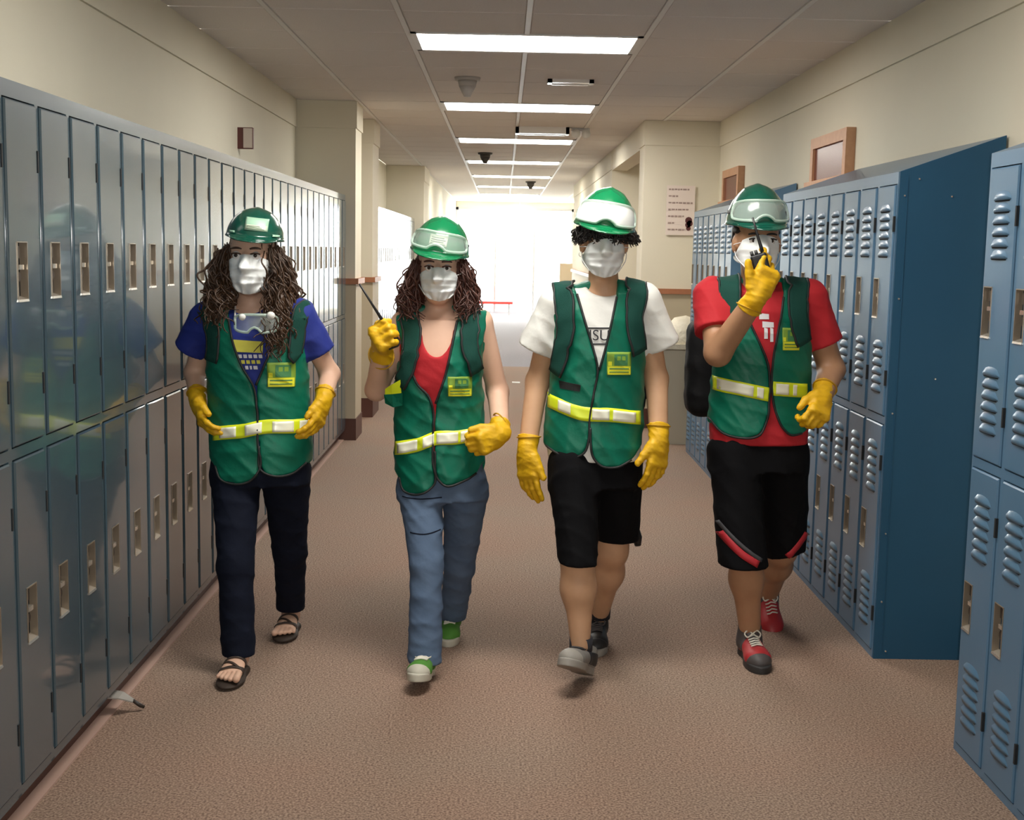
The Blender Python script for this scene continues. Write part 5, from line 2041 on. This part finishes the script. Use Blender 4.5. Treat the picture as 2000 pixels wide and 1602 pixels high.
R3 = [(1216, 525), (1206, 580), (1194, 630), (1182, 680), (1169, 722), (1160, 770), (1153, 820), (1152, 860), (1158, 895), (1172, 910), (1205, 914), (1236, 902), (1254, 875),
      (1330, 840), (1330, 720), (1262, 690), (1260, 640), (1268, 590), (1258, 525)]
B3 = [(1084, 525), (1258, 525), (1262, 620), (1290, 740), (1290, 900), (1035, 900), (1035, 740), (1080, 620)]
v3 = P.vest(L3, R3, B3,
            [[(1128, 575), (1143, 630), (1158, 680), (1167, 722), (1159, 770), (1151, 820), (1149, 860), (1141, 883), (1120, 894), (1090, 888), (1068, 876)],
             [(1206, 580), (1194, 630), (1182, 680), (1170, 722)], [(1153, 835), (1153, 862), (1159, 894), (1172, 908), (1205, 912), (1234, 900)]],
            [[(1066, 785), (1070, 786), (1140, 808), (1190, 810), (1254, 819)]],
            [(1090, 1114), (1156, 1190), (1197, 1243)], (1185, 687, 1233, 733), 33, 0.0065)
# the dark letters on the shirt between the vest fronts
lc = P.px_xz([(1169, 656)], 4.40)[0]
lettering_on(P.tee_fn, 'ISU', 0.052, lc[0] + 0.002, lc[1], 'print_black', 'shirt_lettering', t3, 4.0)
for yy in (641, 672):
    eye_strip('shirt_bar', P.tee_fn, P.px_xz([(1140, yy), (1168, yy), (1200, yy)], 4.40), 0.005, 4.51, 'print_black', t3, 0.002, 0.001)
G, N = front_patch(P.tv, P.px_xz([(1092, 745), (1134, 752), (1132, 765), (1094, 760)], 4.40), 0.002, 8, 4, 4.1)
mesh('pen_pocket', *grid_sheet(G, 0.002, N), 'piping_black', v3)
S = Shape()
j = P.J
S.u(loft([j['pelvis'][2] - .10, j['pelvis'][2], j['pelvis'][2] + .06], [j['pelvis'][0]] * 3, [4.5] * 3, [.166, .150, .140], [.110, .096, .088], [.135, .115, .10]), 0)
hR, hL = at(1130, 1100, 4.36), at(1206, 1054, 4.61)
S.u(econe(j['hipR'] + [-.004, 0, 0], hR + unit(hR - j['hipR']) * .08, (.086, .095), (.069, .078), (1, 0, 0)), .03)
S.u(econe(j['hipL'], hL + unit(hL - j['hipL']) * .08, (.090, .1), (.076, .085), (1, 0, 0)), .02)
S.d(folds(43, 0.006, 32, (0.8, 0.3, 0.3)))
S.s((lambda Q, a=hR, b=hL: np.where(Q[..., 0] < 0.345, Q[..., 2] - a[2], Q[..., 2] - b[2]), None, None), 0.003)
solid('shorts', S, 0.006, 'shorts_black', P.root)
glove(P.root, P.J['wrR'], (0.05, -0.12, -1), (-0.75, -0.62, 0), (0.75, -0.62, -0.1), (0.16, 0.22, 0.28, 0.32), 0.06, (0.42, 0.88, 0.1), 1.05, P.J['elR'] - P.J['wrR'], thumb_curl=0.15)
glove(P.root, P.J['wrL'], (-0.05, -0.15, -1), (0.65, -0.75, 0), (-0.78, -0.55, -0.1), (0.25, 0.30, 0.34, 0.38), 0.05, (0.55, 0.75, 0.2), 1.05, P.J['elL'] - P.J['wrL'], thumb_curl=0.1)
C = at(1180, 446, 4.47)
hat, on, out_, hfn = hard_hat(P.root, C, rotz(-0.04) @ roty(0.145) @ rotx(0.03) @ np.diag([1, 1, 0.96]), 'helmet_green', 0.99)
goggles(hat, on, out_, hfn, 'goggle_glare', 'goggle_rim', 0.016, 0.092)
face_mask(P.root, FACE, (hc[0], hc[1]), 0.070, at(1180, 474, 4.38)[2], at(1180, 538, 4.38)[2], (hc + [-0.078, 0.02, -0.02], hc + [0.078, 0.02, -0.02]), 12, -0.2)
hm = Shape()
hm.u(ell(hc + [0, 0.030, 0.02], (0.090, 0.098, 0.085)))
hm.s(boxs(hc + [0, -0.10, -0.075], (0.12, 0.115, 0.075)), 0.01)
hm.d(folds(53, 0.010, 60))
hair = solid('hair', hm, 0.005, 'hair_black', P.root)
rt_, A = hair_ring(hc, 1.0, 0.042, -2.2, 2.2, 70, 0.080, 0.098)
path = [[(0.006 * math.sin(a), -0.010 * math.cos(a), -0.012), (0.016 * math.sin(a) + 0.006, -0.012 * math.cos(a), -0.026), (0.026 * math.sin(a) + 0.010, -0.012 * math.cos(a), -0.040)] for a in A]
V, F = strands(rt_, path, 420, 0.0032, 0.004, 0.06, 7, 0.008, 10)
mesh('hair_locks', V, F, 'hair_black', hair, True)
P.backpack('black backpack with green straps worn by the person in white shirt',
           [[(1100, 568, 4.57), (1100, 562, 4.50), (1098, 590, 4.42), (1094, 640, 4.39), (1086, 690, 4.41), (1080, 730, 4.44)],
            [(1242, 565, 4.55), (1242, 560, 4.48), (1246, 590, 4.41), (1250, 640, 4.39), (1254, 690, 4.42)]],
           P.J['neck'] + np.array([0.02, 0.23, -0.26]), (0.165, 0.09, 0.23), 0.070)
# strap end of the pack dangling behind the shorts
bp = bpy.data.objects['backpack.002']
dl = np.array([at(1225, 900, 4.72), at(1240, 980, 4.72), at(1243, 1045, 4.72)])
mesh('loose_strap', *tube(resample(dl, 10), [0.010] * 10, 8), 'pack_black', bp, True)
mesh('strap_buckle', *tube([at(1243, 1036, 4.72), at(1244, 1050, 4.72), at(1246, 1066, 4.72)], [0.014, 0.020, 0.012], 12), 'radio_black', bp, True)
shoe(P.root, (j['anR'][0] + 0.022, 4.375, 0.012), -0.36, 0.42, 0.275, 'shoe_grey', 'rubber_grey', 'rubber_grey', 'shoe_black', 0.0, 'shoe_black', 0.0, 'shoe_black')
mesh('sock', *tube([j['anR'] + [0.002, .012, .03], j['anR'] + [.002, .012, -.03]], [0.041, 0.041], 18), 'sock_dark', P.root, True)
shoe(P.root, (j['anL'][0], 4.86, 0.010), -0.10, -0.04, 0.265, 'shoe_black', 'rubber_grey', 'shoe_black', 'shoe_charcoal')
mesh('sock', *tube([j['anL'] + [0.004, -.01, .075], j['anL'] + [.0, 0, .0]], [0.041, 0.043], 18), 'sock_dark', P.root, True)

# ================================================================== person in red shirt holding the radio to his mouth
px4 = dict(head=(1479, 472, 4.68), neck=(1480, 553, 4.74), pelvis=(1480, 865, 4.72),
           shR=(1392, 582, 4.73), elR=(1402, 690, 4.60), wrR=(1478, 580, 4.45),
           shL=(1578, 584, 4.72), elL=(1624, 722, 4.74), wrL=(1606, 772, 4.58),
           hipR=(1436, 885, 4.70), knR=(1456, 1085, 4.61), anR=(1464, 1222, 4.66),
           hipL=(1530, 885, 4.74), knL=(1526, 1075, 4.82), anL=(1500, 1160, 5.12))
P = Person('person in red shirt and long black shorts speaking into a walkie-talkie, rightmost of four', px4, 4.72, 'skin_brown', 1.05)
P.hem_x = 1480
P.torso([(562, 1402, 1572, .090, .11), (600, 1392, 1584, .115, .12), (650, 1392, 1585, .125, .125), (720, 1390, 1584, .125, .12), (790, 1384, 1584, .125, .12),
         (850, 1380, 1582, .13, .13), (880, 1380, 1581, .13, .13)], 0.056)
B = Shape()
P.head(B)
B.u(P.tor(0.024, P.J['pelvis'][2] + 0.05), 0.02)
P.arms(B, 0.052, 0.047, 0.034)
P.legs(B, 0.072, 0.052, 0.041)
body = solid('body', B, 0.0058, P.skin, P.root)
P.eyes(body, 'hair_black')
FACE = lambda q, B=B: B.ev(q)
hc = P.J['head']
slR, slL = at(1400, 648, 4.66), at(1612, 672, 4.73)
t4 = P.tee('shirt_red', [('shR', slR, .074, .082), ('shL', slL, .072, .066)], P.J['neck'] + np.array([0, -0.05, 0.012]), (0.068, 0.09, 0.045), 872, 24)
L4 = [(1424, 515), (1440, 565), (1460, 620), (1482, 670), (1498, 710), (1502, 745), (1502, 785), (1496, 825), (1480, 852), (1445, 857), (1408, 846), (1388, 820),
      (1310, 780), (1310, 700), (1392, 670), (1394, 630), (1386, 590), (1394, 515)]
R4 = [(1544, 515), (1532, 580), (1522, 630), (1512, 680), (1505, 730), (1506, 770), (1514, 808), (1528, 838), (1545, 852), (1570, 850), (1588, 838),
      (1660, 780), (1660, 700), (1584, 670), (1582, 630), (1588, 590), (1578, 515)]
B4 = [(1396, 515), (1578, 515), (1584, 620), (1615, 740), (1615, 845), (1360, 845), (1360, 740), (1390, 620)]
v4 = P.vest(L4, R4, B4,
            [[(1440, 565), (1460, 620), (1482, 670), (1498, 710), (1502, 745), (1501, 785), (1495, 825), (1480, 850), (1445, 855), (1410, 845), (1392, 822)],
             [(1532, 580), (1522, 630), (1512, 680), (1506, 730), (1507, 770), (1515, 808), (1528, 836), (1545, 850), (1568, 848)]],
            [[(1390, 749), (1394, 750), (1450, 760), (1500, 770)], [(1508, 758), (1540, 761), (1581, 765)]],
            [(1404, 1470), (1477, 1490), (1514, 1540), (1549, 1557)], (1527, 640, 1562, 685), 34, 0.0065)
# white block letters running down the shirt
lc = P.px_xz([(1500, 655)], 4.60)[0]
for k, (x0, y0, x1, y1) in enumerate(((1484, 612, 1503, 624), (1490, 628, 1512, 640), (1493, 640, 1500, 662), (1505, 640, 1511, 668))):
    G, N = front_patch(P.tee_fn, P.px_xz([(x0, y0), (x1, y0 + 2), (x1, y1), (x0, y1)], 4.60), 0.002, 6, 6, 4.2)
    mesh('shirt_lettering', *grid_sheet(G, 0.001, N), 'print_white', t4)
S = Shape()
j = P.J
S.u(loft([j['pelvis'][2] - .10, j['pelvis'][2], j['pelvis'][2] + .05], [j['pelvis'][0]] * 3, [4.72] * 3, [.184, .170, .160], [.120, .108, .10], [.14, .115, .10]), 0)
hR, hL = at(1452, 1104, 4.61), at(1532, 1082, 4.815)
S.u(econe(j['hipR'] + [-.004, 0, 0], hR + unit(hR - j['hipR']) * .08, (.096, .105), (.090, .095), (1, 0, 0)), .03)
S.u(econe(j['hipL'], hL + unit(hL - j['hipL']) * .08, (.098, .11), (.080, .09), (1, 0, 0)), .03)
S.d(folds(44, 0.007, 28, (0.8, 0.3, 0.3)))
S.s((lambda Q, a=hR, b=hL: np.where(Q[..., 0] < 0.995, Q[..., 2] - a[2], Q[..., 2] - b[2] + 0.25 * (Q[..., 0] - 1.08) * -1), None, None), 0.003)
sh4 = solid('shorts', S, 0.006, 'shorts_black', P.root)
sf = lambda q, S=S: S.ev(q)
eye_strip('shorts_stripe', sf, P.px_xz([(1397, 1030), (1420, 1055), (1448, 1080), (1478, 1098)], 4.56), 0.026, 4.62, 'trim_red', sh4, 0.003)
eye_strip('shorts_edge', sf, P.px_xz([(1400, 1018), (1424, 1043), (1452, 1068), (1486, 1092)], 4.56), 0.014, 4.62, 'trim_grey', sh4, 0.003)
eye_strip('shorts_stripe', sf, P.px_xz([(1571, 1036), (1555, 1056), (1530, 1080)], 4.78), 0.024, 4.82, 'trim_red', sh4, 0.003)
g4 = glove(P.root, P.J['wrR'], (0.42, -0.06, 1), (0.20, -1, 0.0), (-1, -0.15, 0.42), ((0.20, 0.60, 0.7), (0.60, 0.9, 0.8), (1.05, 1.1, 0.8), (1.2, 1.1, 0.8)), 0.03, (0.62, 0.80, -0.06), 1.12,
           P.J['elR'] - P.J['wrR'], thumb_curl=0.10)
ax4 = unit(np.array([-0.33, -0.05, 1.0]))
rb4 = at(1482, 504, 4.455) - ax4 * 0.085
radio('black walkie-talkie with antenna held before the mouth of the red shirt wearer', rb4, ax4, (0.1, 1, 0), 0.10, 0.125)
glove(P.root, P.J['wrL'], (-0.25, -0.70, -0.62), (0.55, -0.55, 0.55), (-0.75, -0.35, 0.35), ((0.8, 1.0, 0.8), (0.9, 1.05, 0.8), (0.95, 1.1, 0.8), (1.0, 1.1, 0.8)), 0.0, (0.5, 0.7, 0.3), 1.10,
      P.J['elL'] - P.J['wrL'], thumb_curl=0.5)
C = at(1478, 440, 4.68)
hat, on, out_, hfn = hard_hat(P.root, C, rotz(0.04) @ roty(0.0) @ rotx(0.04) @ np.diag([1, 1, 0.98]), 'helmet_dark', 1.01)
goggles(hat, on, out_, hfn, 'goggle_lens', 'goggle_rim', 0.018, 0.090)
face_mask(P.root, FACE, (hc[0], hc[1]), 0.073, at(1479, 466, 4.58)[2], at(1479, 532, 4.58)[2], (hc + [-0.08, 0.02, -0.02], hc + [0.08, 0.02, -0.02]), 15)
hm = Shape()
hm.u(ell(hc + [0, 0.030, 0.015], (0.090, 0.100, 0.085)))
hm.s(boxs(hc + [0, -0.10, -0.06], (0.12, 0.125, 0.085)), 0.01)
hm.d(folds(54, 0.006, 60))
solid('hair', hm, 0.005, 'hair_black', P.root)
P.backpack('black backpack with green straps on the back of the red shirt wearer',
           [[(1424, 556, 4.78), (1424, 550, 4.70), (1424, 580, 4.62), (1420, 620, 4.60), (1408, 668, 4.62)],
            [(1556, 556, 4.78), (1556, 550, 4.70), (1560, 585, 4.62), (1566, 625, 4.60), (1572, 672, 4.62)]],
           P.J['neck'] + np.array([-0.055, 0.24, -0.34]), (0.165, 0.09, 0.19), 0.078)
shoe(P.root, (j['anR'][0] + 0.002, 4.715, 0.0), 0.03, 0.0, 0.285, 'shoe_red', 'rubber_dark', 'shoe_charcoal', 'lace_white', 0.045, 'shoe_charcoal', 0.0, 'shoe_charcoal')
shoe(P.root, (j['anL'][0], 5.20, 0.085), 0.0, -0.55, 0.275, 'shoe_red', 'rubber_dark', None, 'lace_white', 0.03, 'shoe_charcoal')
